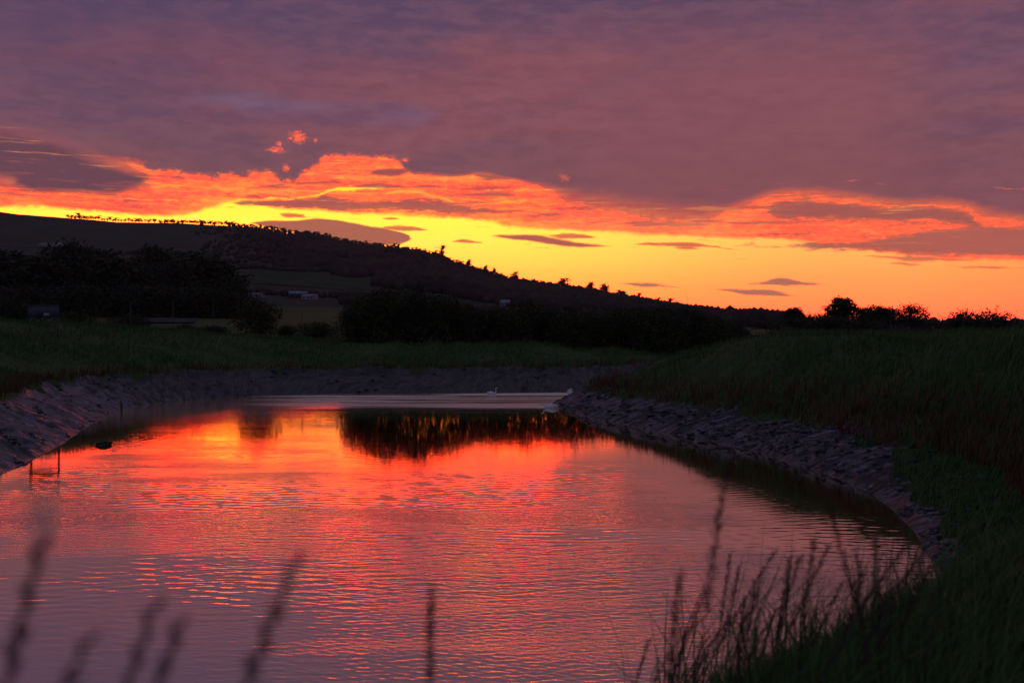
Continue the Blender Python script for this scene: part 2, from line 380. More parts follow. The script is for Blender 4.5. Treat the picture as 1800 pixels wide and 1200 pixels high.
class MB:
    """gathers simple shapes into one mesh"""
    def __init__(s): s.v = []; s.q = []; s.t = []; s.n = 0
    def add(s, V, Q=(), T=()):
        V = np.asarray(V, dtype=float).reshape(-1, 3)
        if len(Q): s.q.append(np.asarray(Q, dtype=int).reshape(-1, 4) + s.n)
        if len(T): s.t.append(np.asarray(T, dtype=int).reshape(-1, 3) + s.n)
        s.v.append(V); s.n += len(V)
    def box(s, c, size, rz=0.0):
        x, y, z = [k / 2 for k in size]
        P = np.array([(-x, -y, -z), (x, -y, -z), (x, y, -z), (-x, y, -z), (-x, -y, z), (x, -y, z), (x, y, z), (-x, y, z)])
        c_, s_ = math.cos(rz), math.sin(rz)
        P = np.stack([P[:, 0] * c_ - P[:, 1] * s_, P[:, 0] * s_ + P[:, 1] * c_, P[:, 2]], 1) + np.array(c)
        s.add(P, [(0, 3, 2, 1), (4, 5, 6, 7), (0, 1, 5, 4), (1, 2, 6, 5), (2, 3, 7, 6), (3, 0, 4, 7)])
    def tube(s, pts, rad, k=5, cap=True):
        pts = np.asarray(pts, dtype=float); n = len(pts)
        rad = np.broadcast_to(np.asarray(rad, dtype=float), (n,))
        tan = np.gradient(pts, axis=0)
        tan /= np.linalg.norm(tan, axis=1)[:, None] + 1e-9
        ref = np.array([0.0, 1.0, 0.13]) if abs(tan[0][2]) > 0.7 else np.array([0.0, 0.1, 1.0])
        u = np.cross(tan, ref); u /= np.linalg.norm(u, axis=1)[:, None] + 1e-9
        w = np.cross(tan, u)
        a = np.arange(k) * 2 * math.pi / k
        P = pts[:, None] + rad[:, None, None] * (np.cos(a)[None, :, None] * u[:, None] + np.sin(a)[None, :, None] * w[:, None])
        Q = []
        for i in range(n - 1):
            for j in range(k):
                Q.append((i * k + j, i * k + (j + 1) % k, (i + 1) * k + (j + 1) % k, (i + 1) * k + j))
        T = []
        V = P.reshape(-1, 3)
        if cap:
            V = np.vstack([V, pts[0], pts[-1]])
            for j in range(k):
                T.append((n * k, (j + 1) % k, j)); T.append((n * k + 1, (n - 1) * k + j, (n - 1) * k + (j + 1) % k))
        s.add(V, Q, T)
    def mesh(s, name, mat, smooth=False):
        fs = []
        if s.q: fs.append(np.vstack(s.q))
        if s.t: fs.append(np.vstack(s.t))
        return mesh_np(name, np.vstack(s.v), fs, mat, smooth=smooth)

# numpy gradient noise
_perm = np.random.default_rng(3).permutation(512)
def vnoise(x, y):
    xi = np.floor(x).astype(int); yi = np.floor(y).astype(int)
    fx = x - xi; fy = y - yi
    def hsh(a, b):
        h = _perm[(_perm[a & 511] + b) & 511]
        return h / 511.0
    sx = fx * fx * (3 - 2 * fx); sy = fy * fy * (3 - 2 * fy)
    a = hsh(xi, yi); b = hsh(xi + 1, yi); c = hsh(xi, yi + 1); d = hsh(xi + 1, yi + 1)
    return (a + (b - a) * sx) * (1 - sy) + (c + (d - c) * sx) * sy - 0.5
def fbm(x, y, o=4, gain=0.5):
    s = 0; a = 1.0
    for i in range(o):
        s = s + a * vnoise(x * 2 ** i + 17.3 * i, y * 2 ** i - 9.1 * i); a *= gain
    return s
def sstep(x, a, b):
    t = np.clip((x - a) / (b - a), 0, 1)
    return t * t * (3 - 2 * t)

# ------------------------------------------------------------------ materials
def material(name, col, rough=0.9, spec=0.3, col2=None, nscale=1.0, lo=0.4, hi=0.6, bump=0.0, bscale=20.0, stretch=(1, 1, 1), detail=5.0, attr=None):
    m = bpy.data.materials.new(name); m.use_nodes = True
    t = m.node_tree; gg = G(t)
    b = t.nodes['Principled BSDF']
    b.inputs['Roughness'].default_value = rough
    b.inputs['Specular IOR Level'].default_value = spec
    tc = gg.n('ShaderNodeTexCoord').outputs['Object']
    mp = gg.n('ShaderNodeMapping'); mp.inputs['Scale'].default_value = stretch
    gg.put(mp.inputs[0], tc)
    if col2 is not None:
        nz = gg.noise(mp.outputs[0], nscale, detail, 0.6)
        gg.put(b.inputs['Base Color'], gg.mix(gg.ss(nz, lo, hi), (*col, 1), (*col2, 1)))
    else:
        b.inputs['Base Color'].default_value = (*col, 1)
    if bump:
        bn = gg.noise(mp.outputs[0], bscale, 6.0, 0.65)
        bp = gg.n('ShaderNodeBump'); bp.inputs['Strength'].default_value = 1.0; bp.inputs['Distance'].default_value = bump
        gg.put(bp.inputs['Height'], bn); gg.put(b.inputs['Normal'], bp.outputs[0])
    return m

M = {}
M['grass_ground'] = material('meadow_turf', (0.052, 0.086, 0.026), 0.95, 0.1, (0.078, 0.100, 0.038), 0.35, 0.4, 0.6, 0.12, 3.0)
M['hill'] = material('down_turf', (0.044, 0.054, 0.036), 1.0, 0.05, (0.062, 0.066, 0.050), 0.02, 0.42, 0.58, 1.0, 0.05)
M['mud'] = None
M['leaf'] = material('leaf_green', (0.046, 0.060, 0.020), 0.8, 0.15, (0.072, 0.078, 0.030), 0.5)
M['leaf_dark'] = material('leaf_dark', (0.030, 0.040, 0.018), 0.8, 0.2, (0.052, 0.058, 0.024), 0.4)
M['leaf_brown'] = material('budding_twigs', (0.055, 0.040, 0.028), 0.9, 0.1, (0.085, 0.060, 0.040), 0.5)
M['bark'] = material('bark', (0.050, 0.040, 0.032), 0.95, 0.1, (0.085, 0.070, 0.055), 3.0)
M['wood'] = material('weathered_timber', (0.10, 0.085, 0.07), 0.9, 0.1, (0.15, 0.13, 0.11), 4.0)
M['woods'] = material('wooded_slope', (0.046, 0.038, 0.030), 1.0, 0.0, (0.070, 0.058, 0.044), 0.01)
M['grass'] = material('grass_blades', (0.060, 0.136, 0.034), 0.8, 0.15, (0.094, 0.158, 0.048), 0.25)
M['reed'] = material('dry_reed', (0.110, 0.040, 0.026), 0.85, 0.1, (0.160, 0.080, 0.050), 0.6)
M['stalk'] = material('grass_stalk', (0.060, 0.060, 0.030), 0.8, 0.2)
M['seed'] = material('seed_head', (0.065, 0.048, 0.034), 0.85, 0.15)
M['white_wall'] = material('white_render', (0.34, 0.35, 0.38), 0.9, 0.2, (0.42, 0.43, 0.45), 2.0)
M['slate'] = material('pale_slate', (0.22, 0.24, 0.30), 0.7, 0.3, (0.30, 0.32, 0.38), 2.0)
M['glass'] = material('window_glass', (0.03, 0.03, 0.04), 0.15, 0.5)
M['feather'] = material('swan_feather', (0.80, 0.80, 0.82), 0.75, 0.2, (0.70, 0.71, 0.74), 14.0, bump=0.01, bscale=30)
M['bill'] = material('orange_bill', (0.55, 0.18, 0.03), 0.5, 0.4)
M['black'] = material('black_skin', (0.02, 0.02, 0.02), 0.5, 0.3)
M['board'] = material('dark_board', (0.075, 0.080, 0.110), 0.7, 0.3, (0.10, 0.105, 0.14), 1.0)
M['chalk'] = material('bare_chalk', (0.20, 0.23, 0.23), 1.0, 0.0, (0.05, 0.06, 0.05), 0.05, 0.45, 0.62)
M['field_pale'] = material('bare_field', (0.075, 0.072, 0.075), 1.0, 0.0, (0.058, 0.056, 0.056), 0.03)
M['field_green'] = material('sown_field', (0.066, 0.082, 0.046), 1.0, 0.0, (0.050, 0.062, 0.038), 0.03)
M['clod'] = material('mud_clod', (0.020, 0.020, 0.022), 0.7, 0.3, (0.105, 0.108, 0.130), 2.5)
M['weed'] = material('floating_weed', (0.03, 0.028, 0.02), 0.7, 0.2, (0.05, 0.045, 0.03), 8.0)

def mud_material():
    m = bpy.data.materials.new('wet_river_mud'); m.use_nodes = True
    t = m.node_tree; gg = G(t); b = t.nodes['Principled BSDF']
    tc = gg.n('ShaderNodeTexCoord').outputs['Object']
    at = gg.n('ShaderNodeAttribute', attribute_name='run').outputs['Vector']   # along the bank, up the bank
    n1 = gg.noise(at, 1.0, 6.0, 0.65)
    mp = gg.n('ShaderNodeMapping'); mp.inputs['Scale'].default_value = (2.6, 0.55, 1.0); gg.put(mp.inputs[0], at)
    n2 = gg.noise(mp.outputs[0], 1.6, 7.0, 0.68, 0.6)
    n3 = gg.noise(tc, 7.0, 6.0, 0.7)
    col = gg.mix(gg.ss(n2, 0.42, 0.64), (0.014, 0.014, 0.015, 1), (0.150, 0.155, 0.190, 1))
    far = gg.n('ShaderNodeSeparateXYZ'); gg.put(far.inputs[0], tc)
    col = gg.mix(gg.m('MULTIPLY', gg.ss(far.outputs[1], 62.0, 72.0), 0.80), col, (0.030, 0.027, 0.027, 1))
    weed = gg.m('MULTIPLY', gg.ss(n1, 0.50, 0.60), 0.8)
    col = gg.mix(weed, col, (0.024, 0.026, 0.018, 1))
    gg.put(b.inputs['Base Color'], col)
    gg.put(b.inputs['Roughness'], gg.m('ADD', gg.m('MULTIPLY', gg.ss(n2, 0.65, 0.35), 0.35), gg.m('MULTIPLY', weed, 0.3), ) )
    rr = gg.m('ADD', 0.30, gg.m('ADD', gg.m('MULTIPLY', gg.ss(n2, 0.65, 0.35), 0.25), gg.m('MULTIPLY', weed, 0.3)))
    gg.put(b.inputs['Roughness'], rr)
    b.inputs['Specular IOR Level'].default_value = 0.4
    smooth = gg.m('MULTIPLY', gg.ss(far.outputs[0], -4.0, -10.0), gg.ss(far.outputs[1], 66.0, 58.0))
    gg.put(b.inputs['Roughness'], gg.m('SUBTRACT', rr, gg.m('MULTIPLY', smooth, 0.10)))
    gg.put(b.inputs['Base Color'], gg.mix(gg.m('MULTIPLY', smooth, gg.m('MULTIPLY', gg.ss(n1, 0.56, 0.46), 0.6)), col, (0.088, 0.082, 0.105, 1)))
    bp = gg.n('ShaderNodeBump'); gg.put(bp.inputs['Distance'], gg.m('SUBTRACT', 0.10, gg.m('MULTIPLY', smooth, 0.065))); bp.inputs['Strength'].default_value = 1.0
    gg.put(bp.inputs['Height'], gg.m('ADD', n2, gg.m('MULTIPLY', n3, 0.5)))
    gg.put(b.inputs['Normal'], bp.outputs[0])
    return m
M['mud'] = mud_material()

def water_material():
    m = bpy.data.materials.new('river_water'); m.use_nodes = True
    t = m.node_tree; t.nodes.clear(); gg = G(t)
    tc = gg.n('ShaderNodeTexCoord').outputs['Object']
    mp = gg.n('ShaderNodeMapping'); mp.inputs['Scale'].default_value = (1.0, 1.9, 1.0); gg.put(mp.inputs[0], tc)
    n = gg.noise(mp.outputs[0], 11.0, 3.0, 0.55)
    chop = gg.n('ShaderNodeAttribute', attribute_name='chop').outputs['Fac']
    pm = gg.n('ShaderNodeMapping'); pm.inputs['Scale'].default_value = (0.4, 1.5, 1.0); gg.put(pm.inputs[0], tc)
    patch = gg.ss(gg.noise(pm.outputs[0], 0.4, 3.0, 0.5), 0.45, 0.60)
    bp = gg.n('ShaderNodeBump'); gg.put(bp.inputs['Strength'], gg.m('MULTIPLY', chop, gg.m('ADD', 0.45, gg.m('MULTIPLY', patch, 0.55)), clamp=True))
    bp.inputs['Distance'].default_value = 0.009
    gg.put(bp.inputs['Height'], n)
    gl = gg.n('ShaderNodeBsdfGlossy'); gl.inputs['Color'].default_value = (0.98, 0.88, 0.70, 1); gg.put(gl.inputs['Roughness'], gg.m('ADD', 0.05, gg.n('ShaderNodeAttribute', attribute_name='fine').outputs['Fac']))  # mirror colour tinted warm, standing in for more reflected orange glow
    df = gg.n('ShaderNodeBsdfDiffuse'); df.inputs['Color'].default_value = (0.035, 0.028, 0.030, 1)
    gg.put(gl.inputs['Normal'], bp.outputs[0]); gg.put(df.inputs['Normal'], bp.outputs[0])
    fr = gg.n('ShaderNodeFresnel'); fr.inputs['IOR'].default_value = 1.333; gg.put(fr.inputs['Normal'], bp.outputs[0])
    fac = gg.m('ADD', 0.31, gg.m('MULTIPLY', fr.outputs[0], 0.74), clamp=True)    # mirror raised past Fresnel to keep the reflected sky bright
    mx = gg.n('ShaderNodeMixShader'); gg.put(mx.inputs[0], fac); gg.put(mx.inputs[1], df.outputs[0]); gg.put(mx.inputs[2], gl.outputs[0])
    out = gg.n('ShaderNodeOutputMaterial'); gg.put(out.inputs[0], mx.outputs[0])
    return m
M['water'] = water_material()

# ------------------------------------------------------------------ terrain
def W(px, py, z=0.0):
    D = (CAMZ - z) * F / (py - HZ)
    return ((px - 900.0) / F * D, D)
shoreR = [W(1658, 1030), W(1640, 985), W(1610, 935), W(1570, 895), W(1530, 865), W(1470, 838), W(1400, 815), W(1330, 793), W(1250, 775),
          W(1150, 757), W(1080, 742), W(1030, 732), W(985, 718), W(968, 711)]
shoreL = [W(0, 835), W(60, 805), W(110, 780), W(140, 757), W(175, 737), W(220, 717), W(300, 706), W(400, 698), W(480, 694)]
poly = [(-220, 2), (-60, 3.5), (-30, 6.5), (-8, 9.8), (-3, 10.9), (1.4, 12.2), (4.4, 13.9), (6.4, 15.7), (7.5, 17.3)] + shoreR + \
       [(3.4, 67.5), (5.2, 70.0), (12, 73.5), (40, 84), (95, 95), (95, 112), (45, 101), (15, 84), (6, 76.5), (-4, 75.2), (-12, 75.0)] + \
       list(reversed(shoreL)) + [(-17.0, 29), (-18.5, 24.5), (-24, 20), (-34, 17), (-60, 14.5), (-220, 14)]
POLY = np.array(poly, dtype=float)

def sdist(x, y):
    """distance to the water's edge, positive on land; also arc length along it"""
    x = np.asarray(x, float); y = np.asarray(y, float)
    best = np.full(x.shape, 1e9); arc = np.zeros(x.shape); inside = np.zeros(x.shape, bool)
    n = len(POLY); s0 = 0.0
    for i in range(n):
        a = POLY[i]; b = POLY[(i + 1) % n]
        e = b - a; L = math.hypot(*e)
        t = np.clip(((x - a[0]) * e[0] + (y - a[1]) * e[1]) / (L * L), 0, 1)
        d = np.hypot(x - a[0] - t * e[0], y - a[1] - t * e[1])
        k = d < best
        best = np.where(k, d, best); arc = np.where(k, s0 + t * L, arc)
        c = ((a[1] > y) != (b[1] > y))
        with np.errstate(divide='ignore', invalid='ignore'):
            xi = (b[0] - a[0]) * (y - a[1]) / (b[1] - a[1] + 1e-12) + a[0]
        inside ^= c & (x < xi)
        s0 += L
    return np.where(inside, -best, best), arc

# skyline of bare ground on the far down, in picture rows, and how far off it stands
RPX = [-2500, -900, -300, 0, 50, 100, 150, 200, 300, 350, 400, 450, 500, 550, 600, 650, 700, 750, 780, 800, 830, 870, 900, 950, 1000, 1050, 1100, 1150, 1200, 1250, 1300, 1370, 1500, 1800, 2600, 4000]
RPY = [500, 400, 372, 371, 376, 381, 386, 389, 392, 393, 396, 400, 409, 415, 425, 432, 437, 444, 452, 463, 473, 485, 494, 501, 509, 517, 527, 537, 547, 555, 561, 565, 567, 570, 572, 572]
DPX = [-2500, 0, 500, 900, 1300, 1800, 4000]
DD = [2200, 1950, 1850, 1500, 1150, 1000, 1000]

def H(x, y):
    x = np.asarray(x, float); y = np.asarray(y, float)
    r = np.hypot(x, y); d, arc = sdist(x, y)
    front = y > 0.02 * r
    tpx = np.where(front, 900 + F * x / np.maximum(y, 0.02 * r + 1e-6), np.where(x > 0, 4000, -2500))
    tpx = np.clip(tpx, -2500, 4000)
    # which bank
    right = sstep(x - (2.0 + (y - 66) * 0.35 * (y > 66)), -3, 1.5) * sstep(y, 78, 70)
    right = np.where(d > 0, right, right)
    nearside = sstep(y, 13, 8) * (x < 9)
    mw = 2.3 * right + (1 - right) * (3.4 + 1.6 * sstep(y, 50, 38) * (x < 0))
    mh = 1.05 * right + (1 - right) * 1.38
    wob = 0.5 * fbm(arc * 0.35, arc * 0 + 3.3, 3)
    mw = mw * (1 + 0.5 * wob)
    t = np.clip(d / mw, 0, 1)
    z = mh * t ** 0.85
    # run of rills and clods down the mud
    rill = fbm(arc * 1.5 + d * 0.55, d * 0.5 + 8.0, 4, 0.6)
    clod = fbm(x * 2.4, y * 2.4, 4, 0.6)
    band_ = sstep(d, 0.0, 0.4) * sstep(d, mw + 0.6, mw - 0.2)
    z = z + band_ * (0.20 * rill + 0.10 * clod)
    # turf lip
    z = z + 0.35 * sstep(d, mw - 0.05, mw + 0.45) * (1 + 0.8 * fbm(arc * 0.8, arc * 0 + 1.0, 3))
    lip = mh + 0.35
    # crest of the banks
    cr_far = np.interp(tpx, [-2500, 0, 100, 200, 300, 450, 620, 1100, 4000], [5.3, 5.45, 5.2, 4.95, 4.65, 4.0, 3.45, 3.3, 3.3])
    cr_right = np.interp(tpx, [900, 1040, 1100, 1200, 1300, 1370, 1800, 4000], [lip.min() if lip.size else 1.4, 1.5, 2.1, 3.15, 4.05, 4.42, 4.5, 4.5])
    run_far = 16.0; run_right = 4.8
    cf = np.clip((d - mw) / run_far, 0, 1); cr = np.clip((d - mw) / run_right, 0, 1)
    s_far = cf * cf * (3 - 2 * cf) * 0.6 + cf * 0.4
    s_right = cr * cr * (3 - 2 * cr) * 0.6 + cr * 0.4
    zf = (cr_far - lip) * s_far
    zf = zf - (cr_far - 3.0) * sstep(d, 30, 60) * sstep(y, 40, 70)
    zr_ = (cr_right - lip) * s_right
    up_ = zf * (1 - right) + zr_ * right
    # the near bank the camera stands on
    zn = np.clip((d - mw) / 5.2, 0, 1) * (3.45 - lip)
    up_ = up_ * (1 - nearside) + zn * nearside
    z = z + np.where(d > 0, up_, 0)
    # shoulder of the near bank to the right
    z = z + 0.95 * np.exp(-((x - 3.6) / 2.2) ** 2 - ((y - 4.2) / 3.0) ** 2) * (d > 0) * sstep(d, 0.5, 4.0)
    z = np.where(d > 0, z + 0.10 * fbm(x * 0.35, y * 0.35, 3) * sstep(d, 2, 8), np.maximum(d * 0.22, -1.6))
    # the down rising behind
    zy = np.interp(tpx, RPX, RPY); Dr = np.interp(tpx, DPX, DD)
    cosa = np.where(front, y / np.maximum(r, 1e-6), 1.0)
    zr = CAMZ + (HZ - zy) / F * Dr * np.maximum(cosa, 0.3)
    s = np.clip((r - 150) / (Dr - 150), 0, 1)
    up2 = (zr - 3.0) * s ** 1.72
    fall = np.clip(r - Dr, 0, None)
    up2 = up2 - np.minimum(fall * 0.12, np.maximum(zr - 1.0, 0) )
    up2 = up2 + sstep(r, 250, 900) * 2.2 * fbm(x / 90, y / 90, 3) * sstep(zr, 5, 60)
    z = z + np.where(front, up2, 0)
    return z

def polar(r_arr, az_arr):
    R, A = np.meshgrid(r_arr, az_arr, indexing='ij')
    return R * np.sin(A), R * np.cos(A)
def grid_faces(nr, na, wrap):
    i = np.arange(nr - 1)[:, None]; j = np.arange(na if wrap else na - 1)[None, :]
    j2 = (j + 1) % na
    a = i * na + j; b = i * na + j2; c = (i + 1) * na + j2; d = (i + 1) * na + j
    return np.stack([a, d, c, b], -1).reshape(-1, 4)

az_in = np.radians(np.linspace(-33, 33, 560))
az_out = np.radians(np.linspace(33, 327, 90)[1:-1])
az_all = np.concatenate([az_in, az_out])
r_near = np.concatenate([np.linspace(0.15, 8, 26)[:-1], np.exp(np.linspace(math.log(8), math.log(120), 520))[:-1], np.exp(np.linspace(math.log(120), math.log(500), 50))])
X, Y = polar(r_near, az_all)
Z = H(X, Y); Dm, ARC = sdist(X, Y)
Vn = np.stack([X, Y, Z], -1).reshape(-1, 3)
Fn = grid_faces(len(r_near), len(az_all), True)
dface = Dm.reshape(-1)[Fn].mean(1); xf = X.reshape(-1)[Fn].mean(1); yf = Y.reshape(-1)[Fn].mean(1)
mud_w = np.where((xf > 0) & (yf < 72), 2.2, 3.9) * (1 + 0.35 * fbm(xf * 0.5, yf * 0.5, 3))
nearmask = (yf < 12)
is_mud = (dface < np.where(nearmask, 1.2, mud_w))
def sub(V, Fc, extra=None):
    u, inv = np.unique(Fc, return_inverse=True)
    return V[u], inv.reshape(Fc.shape), (extra[u] if extra is not None else None)
Vg, Fg, _ = sub(Vn, Fn[~is_mud])
ground = link('meadow_ground', mesh_np('meadow_ground', Vg, Fg, M['grass_ground'], smooth=True))
tag(ground, 'dark green grassy flood banks and meadow round the river bend', kind='structure')
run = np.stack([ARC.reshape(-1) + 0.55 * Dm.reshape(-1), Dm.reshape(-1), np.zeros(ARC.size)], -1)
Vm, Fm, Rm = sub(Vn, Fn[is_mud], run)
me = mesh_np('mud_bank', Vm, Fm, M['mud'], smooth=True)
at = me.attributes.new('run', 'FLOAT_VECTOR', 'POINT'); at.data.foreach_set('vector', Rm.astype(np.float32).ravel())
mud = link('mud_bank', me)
tag(mud, 'wet rilled grey mud banks and river bed exposed at low water', kind='structure')

r_far = np.exp(np.linspace(math.log(500), math.log(7000), 150))
az_in2 = np.radians(np.linspace(-33, 33, 400)); az_all2 = np.concatenate([az_in2, az_out])
X2, Y2 = polar(r_far, az_all2)
Z2 = H(X2, Y2)
# first ring meets the meadow
hill = link('hills', mesh_np('hills', np.stack([X2, Y2, Z2], -1).reshape(-1, 3), grid_faces(len(r_far), len(az_all2), True), M['hill'], smooth=True))
tag(hill, 'long dark chalk down sloping to the right across the skyline', kind='structure')

def Hp(x, y): return float(H(np.array([x]), np.array([y]))[0])
def onray(px, D): return ((px - 900.0) / F * D, D)
def ground_at(px, py, d0, d1, n=1500):
    """first ground point seen at this picture position between two depths"""
    D = np.linspace(d0, d1, n); x = (px - 900.0) / F * D
    z = H(x, D); row = HZ - (z - CAMZ) / D * F
    k = np.argmax(row <= py) if (row <= py).any() else n - 1
    return x[k], D[k], z[k]

# ------------------------------------------------------------------ water
wr = np.exp(np.concatenate([np.arange(math.log(7.5), math.log(11), 0.006), np.arange(math.log(11), math.log(34), 0.0016), np.arange(math.log(34), math.log(118), 0.0030)]))
waz = np.concatenate([np.radians(np.linspace(-29.5, 29.5, 500)), np.radians(np.linspace(29.5, 330.5, 60)[1:-1])])
WX, WY = polar(wr, waz)
rng = np.random.default_rng(11)
wz = np.zeros(WX.shape)
wxx = WX + 0.3 * fbm(WX * 0.2, WY * 0.2, 2); wyy = WY + 0.4 * fbm(WX * 0.12 + 31, WY * 0.22, 2)
wz2 = np.zeros(WX.shape)
for i in range(64):
    short = i >= 26
    lam = (0.10 * (2.6 ** rng.random())) if short else (0.13 * (3.6 ** rng.random()))
    th = rng.normal(0.08, 0.60 if short else 0.26)
    k = 2 * math.pi / lam
    a = (0.6 + 0.8 * rng.random()) / k * np.sin(k * (wxx * math.sin(th) + wyy * math.cos(th)) + rng.random() * 6.28)
    if short: wz2 += 0.0155 * a
    else: wz += 0.0076 * a * (0.35 + 1.3 * sstep(fbm(WX * (.5 + .12 * (i % 5)) + i, WY * (1.3 + .2 * (i % 3)) + 3 * i, 2), -.3, .3))
rough_patch = 0.42 + 1.15 * sstep(fbm(WX * 0.10 + 5, WY * 0.26, 4), -0.22, 0.32)
ppx = 900 + F * WX / np.maximum(WY, 1)
nr_ = sstep(ppx, 1050, 1400)
calm = 1.6 * sstep(ppx, 540, 660) * sstep(WY, 27 - 7 * nr_, 40 - 12 * nr_) * sstep(WY, 71, 66)   # sheltered water under the far bushes
calm = np.maximum(calm, sstep(ppx, 480, 150) * sstep(WY, 24, 16) * 0.55)
wd_ = np.full(WX.shape, -9.0); selm = (np.abs(waz) < 0.6)
wd_[:, selm] = sdist(WX[:, selm], WY[:, selm])[0]
calm = np.maximum(calm, 1.5 * sstep(wd_, -3.2, -0.8) * sstep(WY, 18, 26) * (ppx < 330) )
lively = sstep(WY, 63, 70)
rough_patch = rough_patch * (1 - 0.44 * calm) + 1.6 * lively
fade = sstep(np.abs(np.degrees(np.arctan2(WX, WY))), 34, 29) * np.where(WY > 0, 1, 0)
chop = (0.10 + 0.90 * sstep(fbm(WX * 0.13 + 5, WY * 0.42, 4), -0.24, 0.10)) * (0.16 + 0.84 * sstep(WY, 46, 24)) * (1 - .85 * np.clip(calm, 0, 1))
chop = chop * (1 - 0.85 * sstep(ppx, 900, 250) * sstep(WY, 26, 20)) + 0.35 * lively
wz = ((0.75 + 0.4 * sstep(WY, 32, 16)) * rough_patch * wz + chop * wz2) * (0.05 + 0.95 * fade)
water = link('river_water', mesh_np('river_water', np.stack([WX, WY, wz], -1).reshape(-1, 3), grid_faces(len(wr), len(waz), True), M['water'], smooth=True))
fine = 0.30 * sstep(WY + 8 * fbm(WX * .05, WY * .35, 4), 57, 71) * sstep(ppx, 380, 620) * (0.55 + 1.2 * sstep(fbm(WX * .10 + 9, WY * 1.1, 3), -.2, .25)) + 0.09 * sstep(WY, 44, 60) * sstep(ppx, 640, 480)
fa = water.data.attributes.new('fine', 'FLOAT', 'POINT'); fa.data.foreach_set('value', fine.astype(np.float32).ravel())
ca = water.data.attributes.new('chop', 'FLOAT', 'POINT'); ca.data.foreach_set('value', chop.astype(np.float32).ravel())
tag(water, 'rippled tidal river reflecting the orange sunset', kind='structure')

# ------------------------------------------------------------------ fields, chalk on the down
def sheet(name, px0, px1, d0, d1, mat, lift, label, n=24, ragged=0.0):
    u = np.linspace(0, 1, n)
    P, Q = np.meshgrid(u, u, indexing='ij')
    D = d0 + (d1 - d0) * P + ragged * (d1 - d0) * fbm(Q * 3 + px0, P * 0 + 2, 3)
    x = (px0 + (px1 - px0) * Q + 0.06 * (px1 - px0) * (P - 0.5) - 900) / F * D
    z = H(x, D) + lift
    o = link(name, mesh_np(name, np.stack([x, D, z], -1).reshape(-1, 3), grid_faces(n, n, False), mat, smooth=True))
    tag(o, label, kind='structure')
    return o
sheet('sown_field', 425, 665, 780, 1010, M['field_green'], 0.5, 'paler green field on the lower slope of the down', ragged=0.1)
sheet('bare_field', 238, 345, 292, 335, M['field_pale'], 0.4, 'pale bare strip of field before the left wood', ragged=0.15)
sheet('far_field', 1280, 1660, 560, 930, M['field_pale'], 0.8, 'dim bare field seen between the bushes at the right', ragged=0.1)
cx, cy, cz = ground_at(110, 432, 500, 1900)
aa, qq = np.meshgrid(np.linspace(0, 2 * math.pi, 30), np.linspace(0.02, 1, 8), indexing='ij')
rr_ = qq * (1 + .35 * fbm(np.cos(aa) * 1.5 + 4, np.sin(aa) * 1.5, 3))
xx, yy = cx + 24 * rr_ * np.cos(aa), cy + 60 * rr_ * np.sin(aa)
o = link('chalk_pit', mesh_np('chalk_pit', np.stack([xx, yy, H(xx, yy) + 1.2], -1).reshape(-1, 3), grid_faces(30, 8, False), M['chalk'], smooth=True))
tag(o, 'pale chalk scar on the down above the left wood', kind='structure')

# ------------------------------------------------------------------ trees
def leaf_cloud(centres, radii, n, size, rng, squash=0.8, shell=0.55, drop=0.0):
    """leaf-sized faces spread through a set of lobes"""
    centres = np.asarray(centres, float); radii = np.asarray(radii, float)
    w = radii ** 2; w /= w.sum()
    idx = rng.choice(len(radii), n, p=w)
    v = rng.normal(size=(n, 3)); v /= np.linalg.norm(v, axis=1)[:, None]
    rr = (shell + (1 - shell) * rng.random(n)) ** 0.7
    rr = rr * (1 + 0.22 * rng.normal(size=n).clip(-1, 1.6))
    P = centres[idx] + v * (radii[idx] * rr)[:, None] * np.array([1, 1, squash])
    a = rng.normal(size=(n, 3)); a /= np.linalg.norm(a, axis=1)[:, None]
    b = np.cross(a, rng.normal(size=(n, 3))); b /= np.linalg.norm(b, axis=1)[:, None]
    s = size * (0.5 + rng.random(n))[:, None]
    q = np.stack([P - a * s, P - b * s * 0.6, P + a * s, P + b * s * 0.6], 1)
    q[:, 2] += (rng.normal(size=(n, 3)) * s * 0.25)
    return q.reshape(-1, 3), np.arange(n * 4).reshape(-1, 4)

